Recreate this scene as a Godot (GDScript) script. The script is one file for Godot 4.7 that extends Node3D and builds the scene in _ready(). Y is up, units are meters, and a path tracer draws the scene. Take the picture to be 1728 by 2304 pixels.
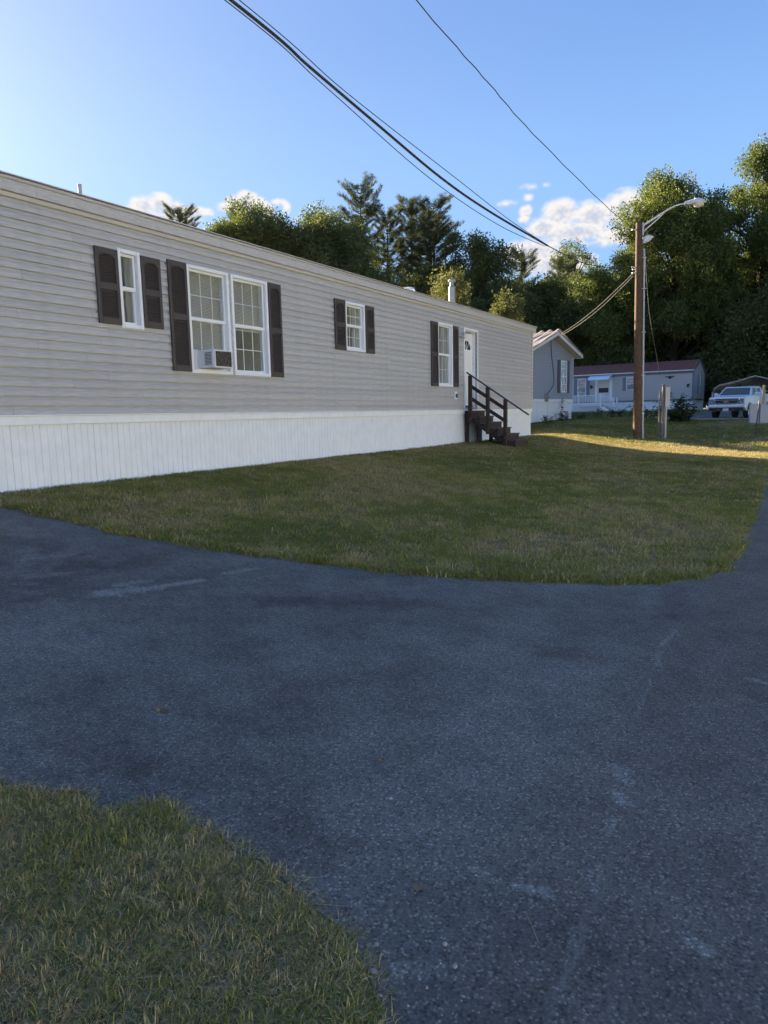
extends Node3D
# A grey single-wide mobile home beside a driveway, evening light from behind the homes.

const WX := -7.9                      # front wall plane of the grey home (faces +x, the road)
const EXPO := 6.5
var org := {}                         # world origin of things whose meshes are written in world coordinates
var names := {}
var mats := {}
var lawn_noise: FastNoiseLite
var asphalt_poly := PackedVector2Array()

# ------------------------------------------------------------------ mesh builder
class MB:
	var v := PackedVector3Array()
	var n := PackedVector3Array()
	var uv := PackedVector2Array()
	var col := PackedColorArray()
	var use_uv := false          # the second UV set: x and z over a stated box
	var use_col := false

	func tri(a: Vector3, b: Vector3, c: Vector3) -> void:
		var k := (c - a).cross(b - a).normalized()
		v.append_array([a, b, c])
		n.append_array([k, k, k])

	func tri_out(a: Vector3, b: Vector3, c: Vector3, out: Vector3) -> void:
		if (c - a).cross(b - a).dot(out) < 0.0:
			tri(a, c, b)
		else:
			tri(a, b, c)

	func quad_out(a: Vector3, b: Vector3, c: Vector3, d: Vector3, out: Vector3) -> void:
		tri_out(a, b, c, out)
		tri_out(a, c, d, out)

	func smooth_tri(a: Vector3, b: Vector3, c: Vector3, na: Vector3, nb: Vector3, nc: Vector3) -> void:
		if (c - a).cross(b - a).dot(na + nb + nc) < 0.0:
			v.append_array([a, c, b])
			n.append_array([na, nc, nb])
		else:
			v.append_array([a, b, c])
			n.append_array([na, nb, nc])

	func box(c: Vector3, s: Vector3, b := Basis()) -> void:
		var h := s * 0.5
		var ax := [b.x * h.x, b.y * h.y, b.z * h.z]
		for i in 3:
			var o: Vector3 = ax[i]
			var p: Vector3 = ax[(i + 1) % 3]
			var q: Vector3 = ax[(i + 2) % 3]
			for sg in [-1.0, 1.0]:
				var m: Vector3 = c + o * sg
				quad_out(m - p - q, m + p - q, m + p + q, m - p + q, o * sg)

	func box2(a: Vector3, b: Vector3) -> void:
		box((a + b) * 0.5, (b - a).abs())

	func bevel_box(c: Vector3, s: Vector3, r: float, b := Basis()) -> void:
		# box with chamfered edges
		var h := s * 0.5
		var f := func(x: float, y: float, z: float) -> Vector3: return c + b.x * x + b.y * y + b.z * z
		for sg in [-1.0, 1.0]:
			quad_out(f.call(sg * h.x, -h.y + r, -h.z + r), f.call(sg * h.x, h.y - r, -h.z + r), f.call(sg * h.x, h.y - r, h.z - r), f.call(sg * h.x, -h.y + r, h.z - r), b.x * sg)
			quad_out(f.call(-h.x + r, sg * h.y, -h.z + r), f.call(h.x - r, sg * h.y, -h.z + r), f.call(h.x - r, sg * h.y, h.z - r), f.call(-h.x + r, sg * h.y, h.z - r), b.y * sg)
			quad_out(f.call(-h.x + r, -h.y + r, sg * h.z), f.call(h.x - r, -h.y + r, sg * h.z), f.call(h.x - r, h.y - r, sg * h.z), f.call(-h.x + r, h.y - r, sg * h.z), b.z * sg)
			for sh in [-1.0, 1.0]:
				quad_out(f.call(sg * h.x, sh * (h.y - r), -h.z + r), f.call(sg * h.x, sh * (h.y - r), h.z - r), f.call(sg * (h.x - r), sh * h.y, h.z - r), f.call(sg * (h.x - r), sh * h.y, -h.z + r), b.x * sg + b.y * sh)
				quad_out(f.call(sg * h.x, -h.y + r, sh * (h.z - r)), f.call(sg * h.x, h.y - r, sh * (h.z - r)), f.call(sg * (h.x - r), h.y - r, sh * h.z), f.call(sg * (h.x - r), -h.y + r, sh * h.z), b.x * sg + b.z * sh)
				quad_out(f.call(-h.x + r, sg * h.y, sh * (h.z - r)), f.call(h.x - r, sg * h.y, sh * (h.z - r)), f.call(h.x - r, sg * (h.y - r), sh * h.z), f.call(-h.x + r, sg * (h.y - r), sh * h.z), b.y * sg + b.z * sh)
				for sk in [-1.0, 1.0]:
					tri_out(f.call(sg * h.x, sh * (h.y - r), sk * (h.z - r)), f.call(sg * (h.x - r), sh * h.y, sk * (h.z - r)), f.call(sg * (h.x - r), sh * (h.y - r), sk * h.z), b.x * sg + b.y * sh + b.z * sk)

	func tube(pts: PackedVector3Array, rad: PackedFloat32Array, sides := 8, caps := true) -> void:
		var rings := []
		var nrm := []
		for i in pts.size():
			var t := (pts[mini(i + 1, pts.size() - 1)] - pts[maxi(i - 1, 0)]).normalized()
			var u := t.cross(Vector3.UP if absf(t.y) < 0.95 else Vector3.RIGHT).normalized()
			var w := t.cross(u).normalized()
			var r := PackedVector3Array()
			var k := PackedVector3Array()
			for j in sides:
				var a := TAU * j / sides
				var d := u * cos(a) + w * sin(a)
				r.append(pts[i] + d * rad[mini(i, rad.size() - 1)])
				k.append(d)
			rings.append(r)
			nrm.append(k)
		for i in pts.size() - 1:
			for j in sides:
				var j2 := (j + 1) % sides
				smooth_tri(rings[i][j], rings[i][j2], rings[i + 1][j2], nrm[i][j], nrm[i][j2], nrm[i + 1][j2])
				smooth_tri(rings[i][j], rings[i + 1][j2], rings[i + 1][j], nrm[i][j], nrm[i + 1][j2], nrm[i + 1][j])
		if caps:
			for e in [0, pts.size() - 1]:
				var o: Vector3 = (pts[e] - pts[1 if e == 0 else e - 1]).normalized()
				for j in sides:
					tri_out(pts[e], rings[e][j], rings[e][(j + 1) % sides], o)

	func bar(a: Vector3, b: Vector3, r: float, sides := 8) -> void:
		tube(PackedVector3Array([a, b]), PackedFloat32Array([r, r]), sides)

	# polygon given as points in the plane of axes p and q, pushed along axis o from t0 to t1
	func prism(poly: PackedVector2Array, at: Vector3, p: Vector3, q: Vector3, o: Vector3, t0: float, t1: float, inset := 0.0) -> void:
		var mid := Vector2.ZERO
		for k in poly:
			mid += k / poly.size()
		var slices := [[t0, inset], [t0 + inset, 0.0], [t1 - inset, 0.0], [t1, inset]] if inset > 0.0 else [[t0, 0.0], [t1, 0.0]]
		var rings := []
		for s in slices:
			var r := PackedVector3Array()
			for k in poly:
				var kk: Vector2 = k - (k - mid).normalized() * s[1]
				r.append(at + p * kk.x + q * kk.y + o * s[0])
			rings.append(r)
		var m3 := at + p * mid.x + q * mid.y
		for i in rings.size() - 1:
			for j in poly.size():
				var j2 := (j + 1) % poly.size()
				var a := poly[j]
				var b := poly[j2]
				var e := Vector2(b.y - a.y, a.x - b.x)
				if Geometry2D.is_polygon_clockwise(poly):
					e = -e
				quad_out(rings[i][j], rings[i][j2], rings[i + 1][j2], rings[i + 1][j], p * e.x + q * e.y)
		var tri := Geometry2D.triangulate_polygon(poly)
		for e in [0, rings.size() - 1]:
			for j in range(0, tri.size(), 3):
				tri_out(rings[e][tri[j]], rings[e][tri[j + 1]], rings[e][tri[j + 2]], o * (-1.0 if e == 0 else 1.0))

	func lathe(profile: PackedVector2Array, at: Vector3, axis := Vector3.UP, sides := 16) -> void:
		var u := axis.cross(Vector3.RIGHT if absf(axis.x) < 0.9 else Vector3.UP).normalized()
		var w := axis.cross(u).normalized()
		for i in profile.size() - 1:
			var a := profile[i]
			var b := profile[i + 1]
			var e := (b - a).normalized()
			for j in sides:
				var d0 := u * cos(TAU * j / sides) + w * sin(TAU * j / sides)
				var d1 := u * cos(TAU * (j + 1) / sides) + w * sin(TAU * (j + 1) / sides)
				var n0 := (d0 * e.y - axis * e.x).normalized()
				var n1 := (d1 * e.y - axis * e.x).normalized()
				var p0 := at + d0 * a.x + axis * a.y
				var p1 := at + d1 * a.x + axis * a.y
				var p2 := at + d1 * b.x + axis * b.y
				var p3 := at + d0 * b.x + axis * b.y
				if a.x > 0.0001:
					smooth_tri(p0, p1, p2, n0, n1, n1)
				if b.x > 0.0001:
					smooth_tri(p0, p2, p3, n0, n1, n0)

	func mesh() -> ArrayMesh:
		var a := []
		a.resize(Mesh.ARRAY_MAX)
		a[Mesh.ARRAY_VERTEX] = v
		a[Mesh.ARRAY_NORMAL] = n
		if use_uv:
			a[Mesh.ARRAY_TEX_UV] = uv
			a[Mesh.ARRAY_TEX_UV2] = uv
		if use_col:
			a[Mesh.ARRAY_COLOR] = col
		var m := ArrayMesh.new()
		m.add_surface_from_arrays(Mesh.PRIMITIVE_TRIANGLES, a)
		return m

# ------------------------------------------------------------------ nodes
func numbered(called: String) -> String:
	if not names.has(called):
		names[called] = 0
		return called
	names[called] += 1
	return "%s_%03d" % [called, names[called]]

func thing(called: String, label: String, category: String, at := Vector3.ZERO, turn := 0.0, group := "", world := true) -> Node3D:
	var o := Node3D.new()
	o.name = numbered(called)
	add_child(o)
	o.position = at
	o.rotation.y = turn
	tag(o, label, category, group)
	if world:
		org[o] = at
	return o

func tag(o: Node3D, label: String, category: String, group := "", kind := "") -> void:
	if label: o.set_meta("label", label)
	if category: o.set_meta("category", category)
	if group: o.set_meta("group", group)
	if kind: o.set_meta("kind", kind)

# a part that holds sub-parts
func sub(parent: Node3D, called: String, at: Vector3) -> Node3D:
	var o := Node3D.new()
	o.name = called
	parent.add_child(o, true)
	if org.has(parent):
		o.position = at - org[parent]
		org[o] = at
	else:
		o.position = at
	return o

func part(parent: Node3D, called: String, mb: MB, m: Material, kind := "") -> MeshInstance3D:
	return part_mesh(parent, called, mb.mesh(), m, kind)

func part_mesh(parent: Node3D, called: String, mesh: Mesh, m: Material, kind := "") -> MeshInstance3D:
	var o := MeshInstance3D.new()
	o.name = called if parent != self else numbered(called)
	o.mesh = mesh
	o.material_override = m
	parent.add_child(o, true)
	if org.has(parent):
		o.position = -org[parent]
	if kind: o.set_meta("kind", kind)
	return o

func copies(parent: Node3D, called: String, mesh: Mesh, m: Material, xf: Array, cols: PackedColorArray, kind := "stuff") -> MultiMeshInstance3D:
	var mm := MultiMesh.new()
	mm.transform_format = MultiMesh.TRANSFORM_3D
	mm.use_colors = true
	mm.mesh = mesh
	mm.instance_count = xf.size()
	for i in xf.size():
		mm.set_instance_transform(i, xf[i])
		mm.set_instance_color(i, cols[i])
	var o := MultiMeshInstance3D.new()
	o.name = called if parent != self else numbered(called)
	o.multimesh = mm
	o.material_override = m
	parent.add_child(o, true)
	if kind: o.set_meta("kind", kind)
	return o

# ------------------------------------------------------------------ materials
func lin(r: float, g: float, b: float, a := 1.0) -> Color:
	var c := Color(r, g, b).linear_to_srgb()
	c.a = a
	return c

func mat(called: String, c: Color, rough := 0.8, metal := 0.0, spec := 0.5) -> StandardMaterial3D:
	if mats.has(called):
		return mats[called]
	var m := StandardMaterial3D.new()
	m.resource_name = called
	m.albedo_color = c
	m.roughness = rough
	m.metallic = metal
	m.metallic_specular = spec
	mats[called] = m
	return m

func noise(freq: float, seed_: int, type := FastNoiseLite.TYPE_SIMPLEX_SMOOTH, oct := 4) -> FastNoiseLite:
	var f := FastNoiseLite.new()
	f.noise_type = type
	f.seed = seed_
	f.frequency = freq
	f.fractal_octaves = oct
	return f

func grey_tex(nz: FastNoiseLite, w: int, h: int, lo: float, hi: float, gamma := 1.0) -> ImageTexture:
	# a seamless grey picture whose values run from lo to hi (sRGB values)
	var src := nz.get_seamless_image(w, h)
	var im := Image.create(w, h, false, Image.FORMAT_RGB8)
	for y in h:
		for x in w:
			var k := lo + (hi - lo) * pow(src.get_pixel(x, y).r, gamma)
			im.set_pixel(x, y, Color(k, k, k))
	return ImageTexture.create_from_image(im)

func with_tex(m: StandardMaterial3D, t: Texture2D, scale: Vector3, world := true) -> StandardMaterial3D:
	m.albedo_texture = t
	m.uv1_triplanar = true
	m.uv1_world_triplanar = world
	m.uv1_scale = scale
	return m

# ------------------------------------------------------------------ ground
func ss(a: float, b: float, x: float) -> float:
	var t := clampf((x - a) / (b - a), 0.0, 1.0)
	return t * t * (3.0 - 2.0 * t)

const PX := [-60.0, -7.9, -7.0, -6.0, -4.0, -2.0, 0.0, 2.0, 6.0, 60.0]
const PY := [0.74, 0.69, 0.65, 0.50, 0.25, 0.09, 0.0, 0.0, -0.05, -0.1]

func ground(x: float, z: float) -> float:
	var p: float = PY[PY.size() - 1]
	if x <= PX[0]:
		p = PY[0]
	else:
		for i in PX.size() - 1:
			if x < PX[i + 1]:
				var d: float = PX[i + 1] - PX[i]
				var t: float = (x - PX[i]) / d
				var s0: float = (PY[i + 1] - PY[maxi(i - 1, 0)]) / (PX[i + 1] - PX[maxi(i - 1, 0)]) * d
				var s1: float = (PY[mini(i + 2, PY.size() - 1)] - PY[i]) / (PX[mini(i + 2, PX.size() - 1)] - PX[i]) * d
				if i == 0 or i == PX.size() - 2:
					p = lerpf(PY[i], PY[i + 1], t)
				else:
					var t2 := t * t
					var t3 := t2 * t
					p = (2 * t3 - 3 * t2 + 1) * PY[i] + (t3 - 2 * t2 + t) * s0 + (3 * t2 - 2 * t3) * PY[i + 1] + (t3 - t2) * s1
				break
	var far := lerpf(1.04, 0.83, ss(-9.0, -4.0, x))
	far = lerpf(far, 1.3, ss(-52.0, -58.0, z))
	p = lerpf(p, far, ss(-25.0, -38.0, z))
	p += 0.10 * ss(-15.0, -20.0, z) * ss(-26.0, -21.0, z) * ss(-5.0, -1.0, x)
	return p

func gv(x: float, z: float, up := 0.0) -> Vector3:
	return Vector3(x, ground(x, z) + up, z)

func gn(x: float, z: float) -> Vector3:
	var e := 0.15
	return Vector3(ground(x - e, z) - ground(x + e, z), 2.0 * e, ground(x, z - e) - ground(x, z + e)).normalized()

func axis_steps(stops: Array) -> PackedFloat32Array:
	# [[from, step], [from, step], ..., [end, 0]]
	var out := PackedFloat32Array()
	for i in stops.size() - 1:
		var x: float = stops[i][0]
		while x < stops[i + 1][0] - 0.001:
			out.append(x)
			x += stops[i][1]
	out.append(stops[stops.size() - 1][0])
	return out

func build_ground() -> void:
	var xs := axis_steps([[-400.0, 60.0], [-100.0, 12.0], [-40.0, 4.0], [-16.0, 0.5], [8.0, 3.0], [26.0, 12.0], [98.0, 60.0], [398.0, 0.0]])
	var zs := axis_steps([[-500.0, 60.0], [-140.0, 8.0], [-76.0, 2.0], [-50.0, 0.5], [6.0, 4.0], [50.0, 25.0], [250.0, 0.0]])
	var mb := MB.new()
	for i in xs.size() - 1:
		for j in zs.size() - 1:
			var p := [Vector2(xs[i], zs[j]), Vector2(xs[i + 1], zs[j]), Vector2(xs[i + 1], zs[j + 1]), Vector2(xs[i], zs[j + 1])]
			var q := []
			var k := []
			for a: Vector2 in p:
				q.append(gv(a.x, a.y))
				k.append(gn(a.x, a.y))
			mb.smooth_tri(q[0], q[1], q[2], k[0], k[1], k[2])
			mb.smooth_tri(q[0], q[2], q[3], k[0], k[2], k[3])
	var soil := mat("soil and thatch", lin(1, 1, 1), 0.95, 0.0, 0.2)
	var a := noise(0.02, 11, FastNoiseLite.TYPE_SIMPLEX_SMOOTH, 5).get_seamless_image(512, 512)
	var b := noise(0.09, 12, FastNoiseLite.TYPE_SIMPLEX_SMOOTH, 3).get_seamless_image(512, 512)
	var im := Image.create(512, 512, false, Image.FORMAT_RGB8)
	for y in 512:
		for x in 512:
			var t := a.get_pixel(x, y).r
			var f := b.get_pixel(x, y).r
			var c := Color(0.13, 0.115, 0.055).lerp(Color(0.27, 0.205, 0.12), smoothstep(0.35, 0.75, t)) * (0.45 + 1.1 * f)
			im.set_pixel(x, y, c.linear_to_srgb())
	with_tex(soil, ImageTexture.create_from_image(im), Vector3(1.3, 1.3, 1.3))
	var g := part(self, "ground", mb, soil)
	tag(g, "", "", "", "structure")

func edge_jitter(p: PackedVector2Array, amp: float) -> PackedVector2Array:
	var nz := noise(1.6, 5, FastNoiseLite.TYPE_SIMPLEX_SMOOTH, 3)
	var out := PackedVector2Array()
	for i in p.size():
		var a := p[i]
		var b := p[(i + 1) % p.size()]
		var len := a.distance_to(b)
		var fine := a.length() < 24.0 and b.length() < 24.0 and a.x < 2.0 and b.x < 2.0
		var cnt := maxi(1, int(len / 0.12)) if fine else maxi(1, int(len / 2.0))
		var perp := (b - a).orthogonal().normalized()
		for k in cnt:
			var q := a.lerp(b, float(k) / cnt)
			if fine:
				q += perp * amp * nz.get_noise_2d(q.x * 2.0, q.y * 2.0)
			out.append(q)
	return out

func sheet(poly: PackedVector2Array, up: float, step: float, thick: float, uvbox: Rect2) -> MB:
	# a polygon in x and z laid on the ground, cut along a grid so that it follows the slope
	var lo := poly[0]
	var hi := poly[0]
	for q in poly:
		lo = lo.min(q)
		hi = hi.max(q)
	var mb := MB.new()
	mb.use_uv = true
	var i0 := int(floor(lo.x / step))
	var i1 := int(ceil(hi.x / step))
	var j0 := int(floor(lo.y / step))
	var j1 := int(ceil(hi.y / step))
	for i in range(i0, i1):
		for j in range(j0, j1):
			var cell := PackedVector2Array([Vector2(i, j) * step, Vector2(i + 1, j) * step, Vector2(i + 1, j + 1) * step, Vector2(i, j + 1) * step])
			for piece in Geometry2D.intersect_polygons(cell, poly):
				var t := Geometry2D.triangulate_polygon(piece)
				for k in range(0, t.size(), 3):
					var a := piece[t[k]]
					var b := piece[t[k + 1]]
					var c := piece[t[k + 2]]
					mb.smooth_tri(gv(a.x, a.y, up), gv(b.x, b.y, up), gv(c.x, c.y, up), gn(a.x, a.y), gn(b.x, b.y), gn(c.x, c.y))
	for i in poly.size():
		var a := poly[i]
		var b := poly[(i + 1) % poly.size()]
		var o := (b - a).orthogonal()
		var oo := Vector3(o.x, 0, o.y)
		if not Geometry2D.is_polygon_clockwise(poly):
			oo = -oo
		mb.quad_out(gv(a.x, a.y, up), gv(b.x, b.y, up), gv(b.x, b.y, up - thick), gv(a.x, a.y, up - thick), -oo)
	for q in mb.v:
		mb.uv.append(Vector2((q.x - uvbox.position.x) / uvbox.size.x, (q.z - uvbox.position.y) / uvbox.size.y))
	return mb

func paint_mark(im: Image, q: Array, c: Color, times: bool, seed_: int) -> void:
	# a ragged patch of matter along a short line, in the 16 m square mapped on the picture
	var nz := noise(5.0, seed_, FastNoiseLite.TYPE_SIMPLEX_SMOOTH, 4)
	var n2 := noise(40.0, seed_ + 1, FastNoiseLite.TYPE_SIMPLEX_SMOOTH, 2)
	var s := im.get_width() / 16.0
	var a := Vector2(q[0], q[1])
	var b := Vector2(q[2], q[3])
	var r: float = q[4] * 2.2
	var lo := (a.min(b) - Vector2(r, r) + Vector2(9, 13)) * s
	var hi := (a.max(b) + Vector2(r, r) + Vector2(9, 13)) * s
	for y in range(maxi(0, int(lo.y)), mini(im.get_height(), int(hi.y))):
		for x in range(maxi(0, int(lo.x)), mini(im.get_width(), int(hi.x))):
			var p := Vector2(x, y) / s - Vector2(9, 13)
			var d: float = p.distance_to(Geometry2D.get_closest_point_to_segment(p, a, b)) / q[4]
			d += 0.9 * nz.get_noise_2d(p.x, p.y) + 0.7 * n2.get_noise_2d(p.x, p.y) * (0.35 if times else 1.0)
			var t: float = q[5] * smoothstep(1.1, 0.35 if not times else 0.0, d)
			if t > 0.0:
				var o := im.get_pixel(x, y).srgb_to_linear()
				im.set_pixel(x, y, o.lerp(o * c if times else c, t).linear_to_srgb())

func asphalt_material() -> StandardMaterial3D:
	var m := mat("asphalt", lin(1, 1, 1), 0.86, 0.0, 0.4)
	# weather-worn tone of the drive over 16 x 16 m: old sealer patches, dusty scuffs, leaked dark stains
	var w := 1024
	var big := noise(0.006, 21, FastNoiseLite.TYPE_SIMPLEX_SMOOTH, 5).get_image(w, w)
	var mid := noise(0.03, 22, FastNoiseLite.TYPE_SIMPLEX_SMOOTH, 4).get_image(w, w)
	var fib := noise(0.12, 23, FastNoiseLite.TYPE_SIMPLEX_SMOOTH, 3).get_image(w, w)
	var im := Image.create(w, w, false, Image.FORMAT_RGB8)
	for y in w:
		for x in w:
			var px := -9.0 + 16.0 * x / w
			var pz := -13.0 + 16.0 * y / w
			var b := big.get_pixel(x, y).r
			var d := mid.get_pixel(x, y).r
			var f := fib.get_pixel(x, y).r
			var k := 0.22 * (0.40 + 0.52 * b + 0.50 * d + 0.34 * f)
			var c := Color(k * 1.04, k, k * 0.95)
			# the old road is browner and stonier than the sealed drive
			var road := smoothstep(-0.95, -0.62, px + 0.22 * (b - 0.5) + 0.25 * (d - 0.5) + 0.02 * pz)
			c = c.lerp(Color(k * 0.90, k * 0.83, k * 0.74), road * 0.85)
			im.set_pixel(x, y, c.linear_to_srgb())
	im.resize(2048, 2048, Image.INTERPOLATE_CUBIC)
	# marks as x0, z0, x1, z1, half width, strength: leaked brown stains, then pale worn scuffs and grit
	var stain := Color(0.60, 0.53, 0.50)
	for q in [[-3.3, -3.75, -2.35, -4.40, 0.20, 0.75], [-5.1, -3.5, -4.5, -3.0, 0.30, 0.6], [-5.6, -2.9, -4.6, -2.7, 0.30, 0.5], [-4.6, -3.9, -4.9, -3.4, 0.16, 0.45], [-1.25, -4.0, -1.05, -4.05, 0.16, 0.6], [-0.85, -6.0, -0.75, -5.2, 0.14, 0.5], [-2.2, -2.7, -2.0, -2.5, 0.25, 0.4], [-1.6, -1.85, -1.3, -1.78, 0.16, 0.5], [-2.6, -1.72, -2.2, -1.78, 0.12, 0.5], [-1.9, -3.2, -1.5, -3.0, 0.25, 0.3], [-6.3, -3.3, -5.6, -3.6, 0.25, 0.45]]:
		paint_mark(im, q, stain, true, 31)
	# trodden dirt and clippings along the broken edge of the asphalt
	var rr := RandomNumberGenerator.new()
	rr.seed = 5
	for i in asphalt_poly.size():
		var e := asphalt_poly[i]
		if e.x < -8.0 or e.x > 0.0 or e.y > -0.5 or e.y < -12.5:
			continue
		var e2 := asphalt_poly[(i + 1) % asphalt_poly.size()]
		paint_mark(im, [e.x, e.y, e2.x, e2.y, rr.randf_range(0.02, 0.075), rr.randf_range(0.3, 0.85)], Color(0.30, 0.255, 0.185), false, 90 + i)
	var pale := Color(0.43, 0.42, 0.40)
	for q in [[-4.24, -3.10, -4.10, -3.45, 0.09, 0.85], [-4.10, -3.45, -3.97, -3.84, 0.055, 0.85], [-4.32, -3.32, -4.25, -3.55, 0.05, 0.5], [-3.98, -4.1, -3.90, -4.36, 0.045, 0.5], [-4.9, -3.0, -4.8, -3.3, 0.04, 0.35], [-5.3, -3.25, -5.2, -3.6, 0.05, 0.35],
		[-0.70, -4.40, -0.67, -4.15, 0.03, 0.5], [-0.68, -4.9, -0.70, -4.5, 0.02, 0.5], [-0.66, -3.9, -0.62, -3.2, 0.012, 0.3], [-0.58, -2.82, -0.54, -2.74, 0.045, 0.7], [-0.56, -2.64, -0.52, -2.58, 0.03, 0.8], [-0.53, -2.45, -0.52, -2.36, 0.03, 0.6], [-0.52, -2.2, -0.49, -2.04, 0.02, 0.35], [-0.48, -1.85, -0.46, -1.45, 0.02, 0.3],
		[-0.63, -1.95, -0.60, -1.93, 0.025, 0.9], [-0.70, -1.93, -0.66, -1.94, 0.022, 0.8], [-0.85, -1.93, -0.82, -1.92, 0.025, 0.7], [-0.21, -1.97, -0.17, -1.95, 0.025, 0.7], [-0.2, -4.2, -0.05, -4.15, 0.03, 0.5], [-1.0, -6.17, -0.80, -6.40, 0.05, 0.9], [-1.3, -5.95, -1.02, -6.15, 0.035, 0.7], [-0.85, -1.45, -0.78, -1.5, 0.03, 0.35], [0.05, -3.0, 0.12, -3.5, 0.03, 0.5]]:
		paint_mark(im, q, pale, false, 57)
	m.detail_albedo = ImageTexture.create_from_image(im)
	# aggregate: stones of a few millimetres, some pale
	var cell := noise(0.035, 31, FastNoiseLite.TYPE_CELLULAR, 1)
	cell.cellular_return_type = FastNoiseLite.RETURN_DISTANCE
	var cv := noise(0.035, 31, FastNoiseLite.TYPE_CELLULAR, 1)
	cv.cellular_return_type = FastNoiseLite.RETURN_CELL_VALUE
	var n := 1024
	var ci := cell.get_seamless_image(n, n)
	var vi := cv.get_seamless_image(n, n)
	var gi := noise(0.2, 33, FastNoiseLite.TYPE_SIMPLEX, 2).get_seamless_image(n, n)
	var det := Image.create(n, n, false, Image.FORMAT_RGB8)
	var hgt := Image.create(n, n, false, Image.FORMAT_RGB8)
	for y in n:
		for x in n:
			var e := ci.get_pixel(x, y).r
			var val := vi.get_pixel(x, y).r
			var g := gi.get_pixel(x, y).r
			var stone := smoothstep(0.75, 0.25, e)
			var tone := 0.34 + 0.34 * val * stone + 0.30 * (g - 0.5)
			if val > 0.9:
				tone += 0.30 * stone
			elif val < 0.12:
				tone -= 0.12 * stone
			tone = clampf(tone, 0.12, 1.0)
			det.set_pixel(x, y, Color(tone, tone, tone * 0.99).linear_to_srgb())
			var hh := clampf(0.2 + 0.6 * stone * (0.5 + 0.5 * val) + 0.2 * (g - 0.5), 0.0, 1.0)
			hgt.set_pixel(x, y, Color(hh, hh, hh))
	m.detail_enabled = true
	m.detail_blend_mode = BaseMaterial3D.BLEND_MODE_MUL
	m.detail_uv_layer = BaseMaterial3D.DETAIL_UV_2
	with_tex(m, ImageTexture.create_from_image(det), Vector3(3.1, 3.1, 3.1))
	hgt.bump_map_to_normal_map(6.0)
	m.normal_enabled = true
	m.normal_scale = 0.8
	m.normal_texture = ImageTexture.create_from_image(hgt)
	return m

func build_asphalt() -> void:
	var edge := PackedVector2Array([Vector2(5.2, 30), Vector2(5.2, -60), Vector2(-0.8, -60), Vector2(-0.67, -18.2), Vector2(-0.59, -14.66), Vector2(-0.52, -10.9), Vector2(-0.52, -7.76), Vector2(-0.54, -6.95),
		Vector2(-0.76, -6.44), Vector2(-0.96, -6.14), Vector2(-1.26, -5.89), Vector2(-1.81, -5.54), Vector2(-2.53, -5.17), Vector2(-3.07, -4.98), Vector2(-3.66, -4.83), Vector2(-4.35, -4.61), Vector2(-4.98, -4.42),
		Vector2(-5.83, -4.26), Vector2(-6.57, -4.13), Vector2(-7.01, -4.05), Vector2(-7.25, -3.9), Vector2(-7.3, -1.05), Vector2(-4.2, -1.2), Vector2(-2.61, -1.41), Vector2(-2.26, -1.5), Vector2(-2.12, -1.46),
		Vector2(-2.06, -1.6), Vector2(-1.96, -1.66), Vector2(-1.56, -1.60), Vector2(-1.2, -1.53), Vector2(-1.03, -1.47), Vector2(-0.9, -1.4), Vector2(-0.8, -1.25), Vector2(-0.72, -0.9), Vector2(-0.65, 1.5), Vector2(-0.6, 30)])
	asphalt_poly = edge_jitter(edge, 0.07)
	var mb := sheet(asphalt_poly, 0.006, 0.5, 0.04, Rect2(-9, -13, 16, 16))
	var o := part(self, "road", mb, asphalt_material())
	tag(o, "", "", "", "structure")
	# the lane and parking place in front of the far home, with its pale concrete edge
	var lane := PackedVector2Array([Vector2(-9.0, -41.4), Vector2(-0.8, -41.4), Vector2(-0.8, -58), Vector2(-6.6, -58), Vector2(-6.9, -46), Vector2(-9.0, -46)])
	var lo := part(self, "lane", sheet(lane, 0.014, 1.0, 0.05, Rect2(-9, -13, 16, 16)), mats["asphalt"])
	tag(lo, "", "", "", "structure")
	var kerb := PackedVector2Array([Vector2(-15.0, -41.1), Vector2(-0.8, -40.6), Vector2(-0.8, -41.25), Vector2(-15.0, -41.6)])
	var ko := part(self, "concrete_path", sheet(kerb, 0.05, 1.0, 0.09, Rect2(0, 0, 10, 10)), mat("weathered concrete", lin(0.33, 0.32, 0.30), 0.9))
	tag(ko, "", "", "", "structure")

# ------------------------------------------------------------------ grass and small litter
func blade_clump(seed_: int, blades: int, rad: float, hgt: float, wid: float, lean: float) -> ArrayMesh:
	var r := RandomNumberGenerator.new()
	r.seed = seed_
	var mb := MB.new()
	mb.use_col = true
	for i in blades:
		var a := r.randf() * TAU
		var root := Vector3(cos(a), 0, sin(a)) * rad * sqrt(r.randf())
		root.y = -0.006
		var d := Vector3(cos(a + r.randf_range(-1.2, 1.2)), 0, sin(a + r.randf_range(-1.2, 1.2))).normalized()
		var side := d.cross(Vector3.UP).rotated(Vector3.UP, r.randf_range(-0.7, 0.7)) * wid * r.randf_range(0.7, 1.2) * 0.5
		var h := hgt * r.randf_range(0.55, 1.15)
		var l := lean * r.randf_range(0.3, 1.3)
		var p0 := root
		var p1 := root + Vector3.UP * h * 0.5 + d * h * l * 0.3
		var p2 := root + Vector3.UP * h * (0.95 - 0.35 * l) + d * h * l * 0.9
		var t := r.randf_range(0.55, 1.0)
		var c := Color(t, t, t * r.randf_range(0.8, 1.0))
		mb.tri(p0 - side, p0 + side, p1 + side * 0.85)
		mb.tri(p0 - side, p1 + side * 0.85, p1 - side * 0.85)
		mb.tri(p1 - side * 0.85, p1 + side * 0.85, p2)
		for k in 9:
			mb.col.append(c)
	return mb.mesh()

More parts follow.
